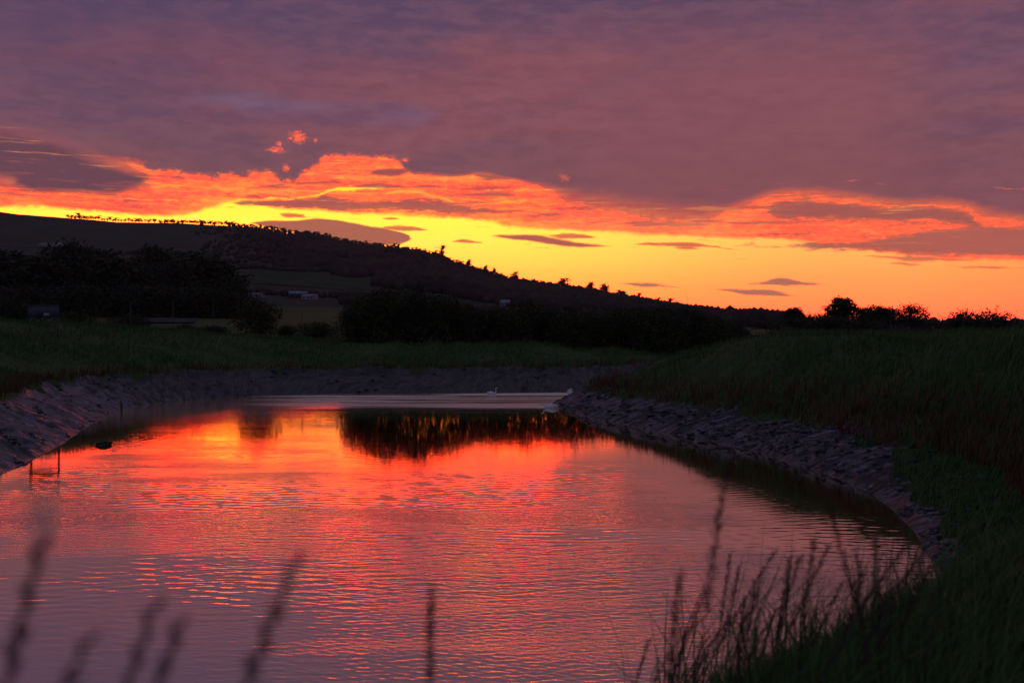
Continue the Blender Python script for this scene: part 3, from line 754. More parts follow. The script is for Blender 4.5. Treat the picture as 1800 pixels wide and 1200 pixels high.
def tree_meshes(kind, seed, height, width, leafmat, n=1500, size=0.28):
    rng = np.random.default_rng(seed)
    tr = MB()
    lean = rng.normal(0, 0.05, 2)
    th = height * {'round': .32, 'tall': .4, 'bush': .1, 'airy': .34, 'flat': .36}[kind]
    top = height * (.78 if kind != 'bush' else .6)
    pts = [(lean[0] * t * top + 0.05 * width * math.sin(3 * t), lean[1] * t * top, -0.6 + (top + .6) * t) for t in np.linspace(0, 1, 7)]
    r0 = 0.028 * height + 0.03 * width
    if kind == 'bush': r0 *= 0.5
    tr.tube(pts, np.linspace(r0, r0 * 0.25, 7), 6)
    nl = {'round': 12, 'tall': 11, 'bush': 15, 'airy': 14, 'flat': 9}[kind]
    cs, rs = [], []
    for i in range(nl):
        a = i * 2.4 + rng.random(); u = (i + 0.5) / nl
        if kind == 'bush':
            zc = height * (0.12 + 0.64 * (i + .5) / nl); rad = width * 0.36 * math.sqrt(max(0.05, 1 - ((zc / height - .2) / .8) ** 2)) * rng.random() ** .5
            lr = width * (0.17 + 0.10 * rng.random())
        elif kind == 'flat':
            zc = height * (0.62 + 0.2 * rng.random()); rad = width * 0.34 * rng.random() ** .5; lr = width * (0.15 + .07 * rng.random())
        else:
            zc = th + (height - th) * (0.12 + 0.70 * u)
            prof = math.sin(math.pi * min(1, 0.22 + 0.72 * u)) ** 0.7
            rad = width * 0.33 * prof * (0.5 + 0.5 * rng.random()); lr = width * (0.14 + 0.09 * rng.random())
            if kind == 'tall': rad *= 0.8
        c = (rad * math.cos(a) + lean[0] * zc, rad * math.sin(a) + lean[1] * zc, min(zc, height - lr * .75))
        cs.append(c); rs.append(lr)
        s0 = 0.35 + 0.5 * rng.random()
        p0 = np.array(pts[max(1, min(5, int(s0 * 6)))])
        if p0[2] > c[2]: p0 = np.array(pts[1])
        pm = (p0 + np.array(c)) / 2 + rng.normal(0, 0.04 * width, 3)
        tr.tube([p0, pm, c], [r0 * .4, r0 * .25, r0 * .08], 4, cap=False)
        for _ in range(3 if kind == 'airy' else 2):
            e = np.array(c) + rng.normal(0, 1, 3) * lr * 0.85
            e[2] = max(e[2], c[2] - lr * .3)
            tr.tube([pm, (np.array(c) + e) / 2, e], [r0 * .16, r0 * .10, r0 * .04], 3, cap=False)
    cs.append((lean[0] * top, lean[1] * top, height * (.76 if kind == 'bush' else .8))); rs.append(width * 0.17)
    V, Q = leaf_cloud(cs, rs, n, size, rng, 0.82 if kind != 'flat' else .55, 0.35 if kind != 'airy' else 0.6)
    V[:, 2] = np.maximum(V[:, 2], 0.02 * height)
    if kind == 'bush':      # shoots poking out of the top
        sp = MB()
        for i in range(26):
            a = rng.random() * 6.28; r = width * .42 * math.sqrt(rng.random())
            zt = height * (0.92 * math.sqrt(max(.1, 1 - (r / (width * .55)) ** 2)))
            p = np.array((r * math.cos(a), r * math.sin(a), zt * .7)); q = p + np.array((rng.normal(0, .08) * width, rng.normal(0, .08) * width, zt * (0.30 + .16 * rng.random())))
            tr.tube([p, q], [0.02 * height / 3, 0.006], 3, cap=False)
            V2, Q2 = leaf_cloud([p + (q - p) * t for t in (.4, .7, .95)], [0.05 * width, .04 * width, .03 * width], 16, size * .7, rng)
            Q = np.vstack([Q, Q2 + len(V)]); V = np.vstack([V, V2])
    crown = mesh_np('crown', V, Q, leafmat)
    return tr.mesh('trunk', M['bark']), crown

LIB = {}
def measure(tm, cm):
    v = np.empty(len(cm.vertices) * 3, np.float32); cm.vertices.foreach_get('co', v); v = v.reshape(-1, 3)
    return tm, cm, float(np.percentile(v[:, 2], 99.4)), float(np.percentile(v[:, 0], 96) - np.percentile(v[:, 0], 4))
def lib(kind, v, leaf):
    k = (kind, v, leaf)
    if k not in LIB:
        n = {'bush': 4200, 'airy': 2400, 'round': 3000, 'tall': 2600, 'flat': 1500}[kind]
        w = {'bush': 1.25, 'airy': .85, 'round': .95, 'tall': .62, 'flat': .9}[kind]
        LIB[k] = measure(*tree_meshes(kind, 100 + v * 7 + hash(kind) % 1 + len(kind), 10.0, 10.0 * w, M[leaf], n, {'airy': .20, 'bush': .24}.get(kind, .27)))
    return LIB[k]

def tree(name, px, D, top_py, wpx, kind, v, leaf, label, cat, group=None, base=None, sink=0.0):
    """a tree standing at depth D whose top and width come out as seen"""
    x, y = onray(px, D); z = Hp(x, y) - 0.1 - sink
    htop = CAMZ + (HZ - top_py) / F * D
    h = max(1.0, htop - z)
    tm, cm, th_, tw_ = lib(kind, v, leaf)
    o = empty(name, (x, y, z), random.random() * 6.28)
    sw = (wpx / F * D) / tw_
    for nm, mm in (('trunk', tm), ('crown', cm)):
        c = link(nm, mm, o)
    o.scale = (sw, sw, h / th_)
    tag(o, label, cat, group)
    return o

# wood at the left, before the down
gW = 'trees of the dark wood below the down'
wood = [(-70, 430, 150, 'round'), (10, 442, 110, 'round'), (62, 452, 60, 'tall'), (116, 426, 60, 'round'), (150, 438, 80, 'round'), (205, 446, 80, 'round'), (238, 462, 50, 'round'),
        (268, 436, 66, 'round'), (312, 456, 60, 'airy'), (352, 447, 90, 'round'), (392, 462, 64, 'round'), (414, 488, 40, 'round')]
desc = ['broad dark tree at the left edge of the wood', 'wide rounded tree in the wood above the signboard', 'narrow tree in a dip between taller trees of the wood', 'tallest crown of the wood, before the chalk scar',
        'broad rounded tree just right of the chalk scar', 'flat shouldered tree midway along the wood', 'lower tree in the gap of the wood skyline', 'domed tree standing above its neighbours in mid wood',
        'thin crowned tree left of the big end tree', 'big domed tree near the right end of the wood', 'sloping shouldered tree at the end of the wood', 'small last tree where the wood drops to the houses']
for i, (px, ty, w, k) in enumerate(wood):
    tree('woodland_tree', px, 385 + 25 * math.sin(i * 2.1), ty, w * 1.1, k, i % 3, 'leaf_dark', desc[i], 'tree', gW)
ul = ['dark understorey shrub at the left edge under the broad edge tree', 'understorey shrub left of the signboard at the foot of the wood', 'understorey shrub under the narrow tree of the wood', 'understorey shrub below the crown right of the chalk scar',
      'understorey shrub below the flat shouldered tree', 'understorey shrub below the domed mid wood tree', 'understorey shrub under the big domed end tree', 'last understorey shrub at the right end of the wood']
under = [(-40, 505, 120), (30, 500, 90), (95, 505, 90), (160, 500, 90), (225, 498, 90), (290, 500, 90), (350, 505, 80), (400, 512, 70)]
for i, (px, ty, w) in enumerate(under):
    tree('woodland_shrub', px, 350, ty, w * 1.2, 'bush', i % 3, 'leaf_dark', ul[i], 'shrub', 'understorey shrubs of the left wood')
# low scrub on the left bank
scrub = [(20, 130, 522, 90, 'low rounded scrub behind the signboard at the far left'), (130, 120, 548, 70, 'dark scrub just right of the signboard'), (225, 140, 552, 60, 'low bush between signboard and bare field'),
         (330, 118, 570, 44, 'squat bush on the crest below the bare field'), (372, 112, 572, 46, 'second squat bush on the crest, left of the round bush'),
         (455, 105, 526, 62, 'round dark bush standing alone below the white houses'), (505, 110, 572, 36, 'small tuft bush right of the round lone bush'), (560, 125, 566, 60, 'low bush left of the thicket')]
for i, (px, D, ty, w, lb) in enumerate(scrub):
    tree('bush', px, D, ty, w, 'bush', i % 3, 'leaf' if i % 2 else 'leaf_dark', lb, 'bush')
# thicket along the far embankment
thick = [(626, 541, 50), (652, 514, 66), (690, 507, 72), (735, 509, 70), (775, 516, 60), (812, 532, 62), (850, 545, 56), (884, 540, 60), (926, 530, 66), (968, 542, 60), (1008, 545, 56), (1048, 548, 56), (1086, 545, 52),
         (1122, 538, 58), (1164, 538, 62), (1202, 541, 56), (1236, 548, 52), (1268, 560, 48), (1296, 574, 44), (1322, 588, 34)]
tl = ['low first bush at the left end of the thicket', 'steep left shoulder bush of the thicket', 'tallest bush of the thicket', 'bush next right of the tallest one in the thicket', 'bush where the thicket starts to step down',
      'medium bush right of the high part of the thicket', 'bush in the first dip of the thicket', 'bush before the far pale building', 'peaked bush in the middle of the thicket', 'bush right of the peaked middle bush',
      'bush in line above the middle swan water', 'low bush above the tip of the mud spit', 'bush left of the second rise in the thicket', 'left bush of the second rise in the thicket', 'right bush of the second rise in the thicket',
      'bush right after the second rise', 'bush where the thicket slopes down to the right', 'lower sloping bush near the right end of the thicket', 'low bush next to the end of the thicket', 'last low bush at the right end of the thicket']
for i, (px, ty, w) in enumerate(thick):
    tree('thicket_bush', px, 100 + 3 * math.sin(i * 1.7), ty, w * 1.15, 'bush', (i * 2) % 3, 'leaf' if i % 3 else 'leaf_dark', tl[i], 'bush', 'bushes of the thicket on the far bank')
# trees at the right
rt = [(1394, 200, 541, 30, 'round', 'leaf_dark', 'small flat topped tree at the left end of the right trees'), (1402, 190, 560, 74, 'bush', 'leaf_dark', 'dark bush under the small flat topped tree'),
      (1440, 195, 551, 60, 'bush', 'leaf_dark', 'domed bush left of the tallest tree on the right'), (1462, 225, 546, 26, 'airy', 'leaf_brown', 'thin twiggy tree at the shoulder of the tall right tree'),
      (1483, 200, 524, 36, 'tall', 'leaf_dark', 'tallest dense tree standing on the right skyline'), (1478, 190, 556, 50, 'bush', 'leaf_dark', 'bush round the foot of the tallest right tree'),
      (1524, 185, 541, 36, 'round', 'leaf_dark', 'dense tree right of the tallest one'), (1546, 180, 538, 40, 'round', 'leaf_dark', 'broad tree left of the two twiggy trees'), (1530, 170, 562, 70, 'bush', 'leaf_dark', 'dark bush below the broad right tree'),
      (1566, 215, 543, 30, 'airy', 'leaf_brown', 'slender see-through tree with a bare trunk on the right'), (1597, 205, 535, 50, 'airy', 'leaf_dark', 'round airy tree with its trunk showing on the right'),
      (1636, 235, 563, 50, 'bush', 'leaf_dark', 'low hedge bush between the airy tree and the spiky thicket'), (1662, 200, 566, 40, 'bush', 'leaf_dark', 'low bush left of the spiky thicket'),
      (1692, 120, 547, 56, 'bush', 'leaf_dark', 'spiky left half of the thorn bush near the right edge'), (1730, 118, 546, 70, 'bush', 'leaf_dark', 'spiky rounded thorn bush near the right edge'), (1762, 125, 562, 34, 'bush', 'leaf_dark', 'lower thorn bush sloping towards the right edge'),
      (1796, 150, 567, 44, 'bush', 'leaf_dark', 'dim bush cut by the right edge of the view'), (1590, 185, 577, 60, 'bush', 'leaf_dark', 'low bush at the foot of the airy trees'), (1345, 420, 562, 40, 'bush', 'leaf_dark', 'far hedge bush left of the right trees'),
      (1850, 150, 560, 80, 'bush', 'leaf_dark', 'bush beyond the right edge of the view')]
for i, (px, D, ty, w, k, lf, lb) in enumerate(rt[:-1]):
    tree('skyline_tree' if k != 'bush' else 'bush', px, D, ty, w * (1.1 if k != 'bush' else 1.15), k, (i * 2 + 1) % 3, lf, lb, 'tree' if k != 'bush' else 'bush')

# small trees on the skyline of the down
def far_tree_mesh(seed, airy, low=False):
    rng = np.random.default_rng(seed)
    mb = MB()
    mb.tube([(0, 0, -1), (0.1, 0, 5), (0, 0, 8)], [0.35, .22, .08], 4, cap=False)
    cs, rs = [], []
    for i in range(9):
        a = rng.random() * 6.28; c = (2.2 * rng.random() * math.cos(a), 2.2 * rng.random() * math.sin(a), (0.6 if low else 3.2) + (7.6 if low else 5.0) * rng.random())
        cs.append(c); rs.append(1.3 + rng.random() * .9)
        mb.tube([(0, 0, 3 + rng.random()), c], [.16, .05], 3, cap=False)
    V, Q = leaf_cloud(cs, rs, 240 if airy else 520, 0.5, rng, .8, .2)
    nq = len(np.vstack(mb.q)); nv = mb.n
    q = np.vstack([np.vstack(mb.q), Q + nv])
    idx = np.concatenate([np.zeros(nq, int), np.ones(len(Q), int)])
    return mesh_np('far_tree', np.vstack(mb.v + [V]), q, [M['bark'], M['leaf_brown']], idx)
FT = [far_tree_mesh(s, s % 2) for s in range(6)] + [far_tree_mesh(20 + s, 0, True) for s in range(6)]
def ridge_tree(px, hpx, label, group, v, wf=1.0, back=0.0):
    D = float(np.interp(px, DPX, DD)) * (1 - back)
    cosa = F / math.hypot(px - 900, F)
    yy = D * cosa; x = (px - 900) / F * yy
    h = hpx / F * yy
    z = Hp(x, yy)
    s = h / 9.3
    o = link('ridge_tree', FT[v % 12], None, (x, yy, z - 0.05 * h), (0, 0, random.random() * 6.28), (s * wf, s * wf, s))
    tag(o, label, 'tree', group)
gr1 = 'thin row of bare trees along the crest of the down'
for px in list(np.arange(118, 158, 4.5)) + list(np.arange(150, 300, 5.0)) + list(np.arange(296, 410, 3.2)):
    ridge_tree(px + random.uniform(-2, 2), random.uniform(5, 8.5), 'small bare tree in the thin row along the crest of the down', gr1, random.randrange(6), 1.5, random.uniform(0, .01))
ridge_tree(141, 11, 'single dark round tree standing in the thin row on the crest', None, 0, 1.5)
gr2 = 'trees on the wooded skyline of the down'
px = 402.0
while px < 1372:
    ridge_tree(px, random.uniform(7, 11) if px > 470 else random.uniform(6, 9), 'tree in the unbroken wooded skyline of the down', gr2, 6 + random.randrange(6), random.uniform(1.3, 2.2), random.uniform(0, .015))
    px += random.uniform(4.5, 8)
for (p, h, w, lb) in [(777, 22, .8, 'slim tree standing up alone high on the wooded slope'), (823, 17, .9, 'twiggy tree at the break of the wooded slope'), (853, 16, .8, 'small pale tree down the skyline from the break'),
                      (868, 15, .8, 'narrow pale tree above the middle of the slope'), (905, 19, 1.1, 'dark round tree standing up in the middle of the slope'), (992, 22, 1.6, 'broad dark crown on the lower slope skyline'),
                      (1036, 22, 1.1, 'left of two rounded open trees on the lower slope'), (1060, 23, 1.3, 'right of two rounded open trees on the lower slope'), (1093, 18, 1.6, 'dark wide clump below the two open trees'),
                      (1122, 17, .9, 'small thorny tree right of the dark clump'), (1156, 17, 1.3, 'dark low crown left of the twiggy tree'), (1176, 19, 1.1, 'twiggy tree near the foot of the slope'), (1240, 16, 1.6, 'last dark crown where the slope meets the plain')]:
    ridge_tree(p, h, lb, gr2, 2 * (p % 3), w, .005)
gr3 = 'far hedgerow trees on the flat skyline'
for px in np.arange(1255, 1375, 7.0):
    ridge_tree(px, random.uniform(11, 17), 'small twiggy tree in the far hedgerow on the flat skyline', gr3, random.randrange(6), 0.9, random.uniform(.03, .06))

# the woods covering the slope: one mass of crowns
ico = bmesh.new(); bmesh.ops.create_icosphere(ico, subdivisions=1, radius=1.0)
IV = np.array([v.co[:] for v in ico.verts]); IT = np.array([[v.index for v in f.verts] for f in ico.faces]); ico.free()
def clumps(name, pxs, ds, rad, mat, label, seed):
    rng = np.random.default_rng(seed)
    n = len(pxs); yy = ds; x = (pxs - 900) / F * yy
    z = H(x, yy)
    R = rad * (0.6 + 0.8 * rng.random(n))
    V = IV[None] * (1 + 0.2 * rng.normal(size=(n, len(IV), 1)).clip(-1, 1)) * R[:, None, None] * np.array([1, 1, 1.05])
    V = V + np.stack([x, yy, z + R * 0.5], -1)[:, None]
    T = IT[None] + (np.arange(n) * len(IV))[:, None, None]
    o = link(name, mesh_np(name, V.reshape(-1, 3), T.reshape(-1, 3), mat))
    tag(o, label, kind='stuff')
rng = np.random.default_rng(5)
n = 14000
p = 330 + 1070 * rng.random(n); dr = np.interp(p, DPX, DD)
fr = 0.50 + 0.49 * rng.random(n) ** .8
keep = (p > 660) | (fr > 0.60 + 0.03 * np.sin(p / 17))
keep &= (fbm(p / 60, fr * 9, 3) > -0.42) | (fr > .93)
keep &= rng.random(n) < np.clip((p - 330) / 260, 0.0, 1.0) ** 1.6 + 1.0 * (fr > .86) * (p > 440) * (fbm(p / 25, fr * 20, 2) > -.3)
p, fr, dr = p[keep], fr[keep], dr[keep]
clumps('hillside_woods', p, dr * fr * 0.985, np.where(fr > .95, 3.2, 5.0) * np.where(p < 520, .7, 1), M['woods'], 'brown budding woods covering the slope of the down', 3)
# hedges and copses low on the slope and plain
hp, hd = [], []
for (a, b, c, d, k) in [(430, 700, 640, 650, 90), (540, 660, 1080, 1110, 110), (420, 560, 1020, 1060, 90), (0, 430, 620, 700, 160), (640, 1300, 330, 380, 220), (700, 1290, 470, 560, 260),
                        (130, 420, 1180, 1230, 60), (1380, 1800, 520, 560, 220), (1280, 1420, 960, 1000, 60), (600, 700, 560, 620, 60)]:
    t = rng.random(k); hp.append(a + (b - a) * t); hd.append(c + (d - c) * t + rng.normal(0, 4, k))
hp = np.concatenate(hp); hd = np.concatenate(hd)
clumps('far_hedgerows', hp, hd, 2.6 * np.ones(len(hp)), M['woods'], 'dark hedges and copses on the plain before the down', 4)

# ------------------------------------------------------------------ buildings
def house(px, py, wpx, hpx, label, mat_w, mat_r, rz, d0=450, d1=1200, group=None):
    x, y, z = ground_at(px, py, d0, d1)
    w = wpx / F * y; h = hpx / F * y; dp = w * 0.55
    o = empty('house', (x, y, z), rz)
    wl = MB(); wl.box((0, 0, h * .28), (w, dp, h * .56 + 1.0)); link('wall', wl.mesh('wall', mat_w), o)
    rf = MB()
    e = 0.35
    rf.add([(-w / 2 - e, -dp / 2 - e, h * .55), (w / 2 + e, -dp / 2 - e, h * .55), (w / 2 + e, dp / 2 + e, h * .55), (-w / 2 - e, dp / 2 + e, h * .55), (-w / 2 - e, 0, h), (w / 2 + e, 0, h)],
           [(0, 1, 5, 4), (2, 3, 4, 5), (0, 3, 2, 1)], [(1, 2, 5), (3, 0, 4)])
    ro = link('roof', rf.mesh('roof', mat_r), o)
    ch = MB(); ch.box((w * .3, 0, h * 1.02), (w * .07, w * .07, h * .3)); link('chimney', ch.mesh('chimney', M['bark']), ro)
    for k in (-.3, 0.02, .3):
        wn = MB(); wn.box((w * k, -dp / 2 - .03, h * .3), (w * .13, .12, h * .22)); link('window', wn.mesh('window', M['glass']), o)
    tag(o, label, 'house', group)
house(430, 523, 16, 9, 'small white house nearest the dark wood', M['white_wall'], M['slate'], 0.1)
house(453, 522, 22, 8, 'low white house right of the first white house', M['white_wall'], M['board'], -0.2)
house(524, 524, 30, 12, 'house with a pale slate roof among hedges', M['board'], M['slate'], 0.15)
house(545, 526, 26, 9, 'white gabled outbuilding beside the slate roofed house', M['white_wall'], M['slate'], -0.4)
house(604, 526, 12, 5, 'tiny pale shed left of the thicket', M['white_wall'], M['slate'], 0.1)
house(888, 543, 16, 16, 'pale house half hidden behind the middle of the thicket', M['slate'], M['slate'], 0.3, 400, 1100)
house(985, 552, 12, 8, 'small pale house showing over the thicket', M['white_wall'], M['slate'], -0.1, 300, 1100)

# ------------------------------------------------------------------ signboard, posts
def signboard():
    D = 75.0
    xl, xr = (52 - 900) / F * D, (101 - 900) / F * D
    xc = (xl + xr) / 2; z = Hp(xc, D)
    o = empty('signboard', (xc, D, z))
    w = xr - xl; zt = CAMZ + (HZ - 537) / F * D - z; zb = CAMZ + (HZ - 558) / F * D - z
    b = MB(); b.box((0, 0, (zt + zb) / 2), (w + .25, .07, zt - zb)); link('board', b.mesh('board', M['board']), o)
    f = MB(); f.box((0, -.02, zt + .03), (w + .35, .14, .06)); link('top_rail', f.mesh('top_rail', M['wood']), o)
    for s in (-1, 1):
        p = MB(); p.box((s * w / 2, .10, zt / 2 - .4), (.12, .12, zt + .9)); link('post', p.mesh('post', M['wood']), o)
    k = MB(); k.box((w * .12, -.05, zb + .22), (.42, .02, .22)); link('notice', k.mesh('notice', M['white_wall']), o)['label'] = 'small pale notice low on the board'
    tag(o, 'dark board on two posts on the crest of the left bank', 'sign')
signboard()
pm = MB(); pm.tube([(0, 0, -.5), (.01, 0, .7), (0, .01, 1.35)], [.06, .055, .05], 6)
PM = pm.mesh('fence_post', M['wood'])
def post(px, D, top_py, label, group=None, thick=1.0, nm='fence_post'):
    x, y = onray(px, D); z = Hp(x, y)
    h = CAMZ + (HZ - top_py) / F * D - z
    o = link(nm, PM, None, (x, y, z), (0, random.uniform(-.03, .03), random.random() * 6), (thick, thick, max(.5, h) / 1.35))
    tag(o, label, 'post', group)
post(230, 110, 530, 'tall thin post before the left wood')
post(305, 125, 527, 'tall thin post at the bare field, nearer its left end')
post(375, 130, 522, 'tall thin post before the big domed tree')
post(531, 105, 548, 'short post right of the lone round bush')
for i, (a, lb) in enumerate([(1567, 'fence post before the slender see-through tree'), (1598, 'fence post under the round airy tree'), (1640, 'fence post before the low hedge bush'), (1710, 'fence post before the left half of the thorn bush'),
                             (1746, 'fence post before the right half of the thorn bush'), (1783, 'fence post nearest the right edge')]):
    post(a, 64, 573 + (i % 2), lb, 'fence posts on the crest of the right bank', .9)
# wire between the posts
wr_ = MB()
for zz in (1.1, .75):
    pts = []
    for a in (1530, 1567, 1598, 1640, 1710, 1746, 1783, 1830):
        x, y = onray(a, 64); pts.append((x, y, Hp(x, y) + zz))
    wr_.tube(pts, .006, 3)
o = link('fence_wire', wr_.mesh('fence_wire', M['board'])); tag(o, 'thin wires strung between the fence posts on the right bank', 'wire')
# stake and weed in the water
x, y = W(212, 722)
st = MB(); st.tube([(0, 0, -.6), (.03, 0, .25), (-.02, 0, .62)], [.07, .06, .05], 6); st.tube([(0, 0, .3), (.2, 0, .5)], [.03, .02], 5)
o = link('mooring_stake', st.mesh('mooring_stake', M['reed']), None, (x, y, 0)); tag(o, 'short dark stake at the water line of the left mud', 'stake')
x, y = W(182, 782)
bm = bmesh.new(); bmesh.ops.create_icosphere(bm, subdivisions=3, radius=1.0)
for v in bm.verts:
    n_ = float(fbm(np.array([v.co.x * 2.2 + 3]), np.array([v.co.y * 2.2 + v.co.z * 3]), 3)[0])
    v.co *= 1 + 0.55 * n_
    v.co.x *= .28; v.co.y *= .42; v.co.z *= .14
me = bpy.data.meshes.new('weed_clump'); bm.to_mesh(me); bm.free(); me.materials.append(M['weed'])
o = link('weed_clump', me, None, (x, y, .04)); tag(o, 'dark clump of weed floating off the left mud bank', 'weed')

# ------------------------------------------------------------------ swans
def swan(px, py, label, rz, pose, sc=1.0, zoff=0.0, D=None):
    if D is None: x, y = W(px, py)
    else: x, y = onray(px, D)
    o = empty('swan', (x, y, zoff), rz, sc)
    # body: lofted rings along +X (head towards -X)
    N, K = 18, 16
    prof = []
    for i in range(N):
        t = i / (N - 1)
        xx = -0.36 + 0.92 * t
        wd = 0.235 * math.sin(math.pi * min(1, t * 1.02 + .02)) ** 0.62 * (1 - .30 * t)
        up_ = 0.27 * math.sin(math.pi * min(1, t * .98 + .04)) ** 0.55 * (1 - .25 * t) + 0.03 * t ** 2.5
        lo = -0.10 * math.sin(math.pi * t) ** .6 + (0.05 * t ** 3)
        prof.append((xx, wd, up_, lo))
    V = []
    for (xx, wd, u_, l_) in prof:
        for j in range(K):
            a = 2 * math.pi * j / K
            cz = (u_ + l_) / 2; hz = (u_ - l_) / 2 + 0.002
            V.append((xx, (wd + .002) * math.cos(a), cz + hz * math.sin(a)))
    V = np.array(V)
    Q = [(i * K + j, i * K + (j + 1) % K, (i + 1) * K + (j + 1) % K, (i + 1) * K + j) for i in range(N - 1) for j in range(K)]
    b = MB(); b.add(V, Q)
    for s in (0, N - 1):
        c = V[s * K:(s + 1) * K].mean(0); b.add(np.vstack([V[s * K:(s + 1) * K], c]), T=[(j, (j + 1) % K, K) for j in range(K)])
    body = b.mesh('body', M['feather'], True)
    link('body', body, o)
    for s in (-1, 1):     # folded wings
        w = MB(); wv = []; 
        for i in range(9):
            t = i / 8; xx = -.18 + .80 * t
            for j in range(7):
                q = j / 6; a = math.radians(15 + 85 * q)
                rr = 0.235 * math.sin(math.pi * min(1, t * .9 + .08)) ** .6 * (1 - .22 * t) + .02
                wv.append((xx, s * rr * math.cos(a) * (1 - .25 * t), .06 + .03 * t + rr * .95 * math.sin(a)))
        w.add(wv, [(i * 7 + j, i * 7 + j + 1, (i + 1) * 7 + j + 1, (i + 1) * 7 + j) for i in range(8) for j in range(6)])
        link('wing', w.mesh('wing', M['feather'], True), o)
    if pose == 'up': npts = [(-.22, 0, .08), (-.36, 0, .17), (-.42, 0, .30), (-.38, 0, .43), (-.37, 0, .54), (-.42, 0, .61), (-.49, 0, .61)]
    elif pose == 'low': npts = [(-.24, 0, .10), (-.36, 0, .13), (-.46, 0, .18), (-.49, 0, .25), (-.48, 0, .31), (-.52, 0, .35), (-.59, 0, .33)]
    else: npts = [(-.24, 0, .10), (-.38, 0, .20), (-.36, .03, .36), (-.24, .05, .42), (-.10, .08, .38), (.0, .12, .33), (.08, .15, .30)]
    nk = MB(); nk.tube(npts, [.10, .075, .055, .046, .042, .05, .045], 10)
    hd = np.array(npts[-1]); dv = hd - np.array(npts[-2]); dv /= np.linalg.norm(dv)
    nk.tube([hd - dv * .07, hd - dv * .03, hd + dv * .03, hd + dv * .06], [.03, .055, .05, .028], 10)
    neck = link('neck', nk.mesh('neck', M['feather'], True), o)
    bl = MB(); bl.tube([hd + dv * .05, hd + dv * .11, hd + dv * .16], [.026, .020, .010], 8); link('bill', bl.mesh('bill', M['bill'], True), o)
    for s in (-1, 1):
        ey = MB(); ey.tube([hd + np.array((0, s * .043, .012)), hd + np.array((0, s * .053, .012))], [.010, .006], 6); link('eye', ey.mesh('eye', M['black']), o)
    tag(o, label, 'swan', 'swans on the river')
swan(967, 717, 'swan facing left at the water edge by the tip of the right mud spit', 0.1, 'low', .85, .02, D=61.6)
swan(865, 693, 'swan with upright neck on the far water, leftmost of three', math.pi - .5, 'up', .8, .02, D=73.8)
swan(1003, 692, 'swan with its head tucked back, under the far bank', 1.9, 'tuck', .95, .02, D=74.3)

# ------------------------------------------------------------------ grass and reeds
def blades(name, x, y, h, w, mat, label, seed, bend=.35, lean=(0.25, 0), kind='stuff', droop=None):
    rng = np.random.default_rng(seed)
    n = len(x); z = H(x, y) - 0.03
    a = rng.random(n) * 6.283
    ux, uy = np.cos(a), np.sin(a)
    la = rng.random(n) * 6.283
    lx = (np.cos(la) * bend * rng.random(n) + lean[0]) * h; ly = (np.sin(la) * bend * rng.random(n) + lean[1]) * h
    p0 = np.stack([x - ux * w / 2, y - uy * w / 2, z], -1); p1 = np.stack([x + ux * w / 2, y + uy * w / 2, z], -1)
    m_ = np.stack([x + lx * .35, y + ly * .35, z + h * .6], -1); off = np.stack([ux * w * .38, uy * w * .38, 0 * x], -1)
    tip = np.stack([x + lx, y + ly, z + h * (1 - .25 * rng.random(n))], -1)
    V = np.stack([p0, p1, m_ + off, m_ - off, tip], 1).reshape(-1, 3)
    i = np.arange(n)[:, None] * 5
    o = link(name, mesh_np(name, V, [i + np.array([[0, 1, 2, 3]]), i + np.array([[3, 2, 4]])], mat))
    return tag(o, label, kind=kind)
rng = np.random.default_rng(21)
# meadow grass on the banks, thinning with distance
n = 330000
D = np.exp(math.log(12) + (math.log(128) - math.log(12)) * rng.random(n)); t = (-80 + 1960 * rng.random(n) - 900) / F
x = t * D; d, arc = sdist(x, D)
rb = (x > 0) & (D < 72)
k = d > np.where(rb, 2.6, 3.9)
x, D, d = x[k], D[k], d[k]
h = (0.10 + 0.20 * rng.random(len(x)) ** 2) * (0.6 + 2.2 * np.clip(fbm(x * .25, D * .25, 3) + .35, 0, 1))
blades('meadow_grass', x, D, h, 0.014 + 0.00075 * D, M['grass'], 'rough green grass on the flood banks', 31)
# seed heads that stand above the crest of the right and left banks
n = 2600
D = 40 + 45 * rng.random(n); t = (1180 + 640 * rng.random(n) - 900) / F
x = t * D; d, arc = sdist(x, D); k = d > 6
blades('tall_meadow_grass', x[k], D[k], .35 + .35 * rng.random(k.sum()), 0.02 + 0.0003 * D[k], M['stalk'], 'taller bents standing along the crest of the right bank', 32)
# dry reeds and sedge along the top of the mud
n = 260000
D = np.exp(math.log(11) + (math.log(104) - math.log(11)) * rng.random(n)); t = (-100 + 2000 * rng.random(n) - 900) / F
x = t * D; d, arc = sdist(x, D)
rb = (x > 0) & (D < 72)
e0 = np.where(rb, 2.2, 3.7) * (1 + 0.28 * fbm(arc * .35, arc * 0 + 3.3, 3)) + .25 * fbm(x * 1.2, D * 1.2, 3)
wd = np.where(rb, 2.5, 1.9)
u = (d - e0) / wd
k = (u > 0) & (u < 1) & (rng.random(n) > u ** 1.2)
x, D, d = x[k], D[k], d[k]
blades('dry_reeds', x, D, .30 + .55 * rng.random(len(x)), 0.012 + 0.00055 * D, M['reed'], 'reddish brown reeds and dead grass along the top of the mud banks', 33, .5, (0.1, 0))
# weeds low on the near right mud
n = 110000
D = 13 + 26 * rng.random(n); t = (1480 + 400 * rng.random(n) ** .7 - 900) / F
x = t * D; d, arc = sdist(x, D); k = (d > .35 + .5 * (fbm(arc * .9, arc * 0, 3) + .4)) & (d < 3.6) & (fbm(x * 1.3, D * 1.3, 3) + .9 * sstep(t * F + 900, 1500, 1700) > .35)
blades('bank_weeds', x[k], D[k], .10 + .22 * rng.random(k.sum()), 0.02 + 0.0005 * D[k], M['grass'], 'low green weeds creeping over the near right mud', 34)
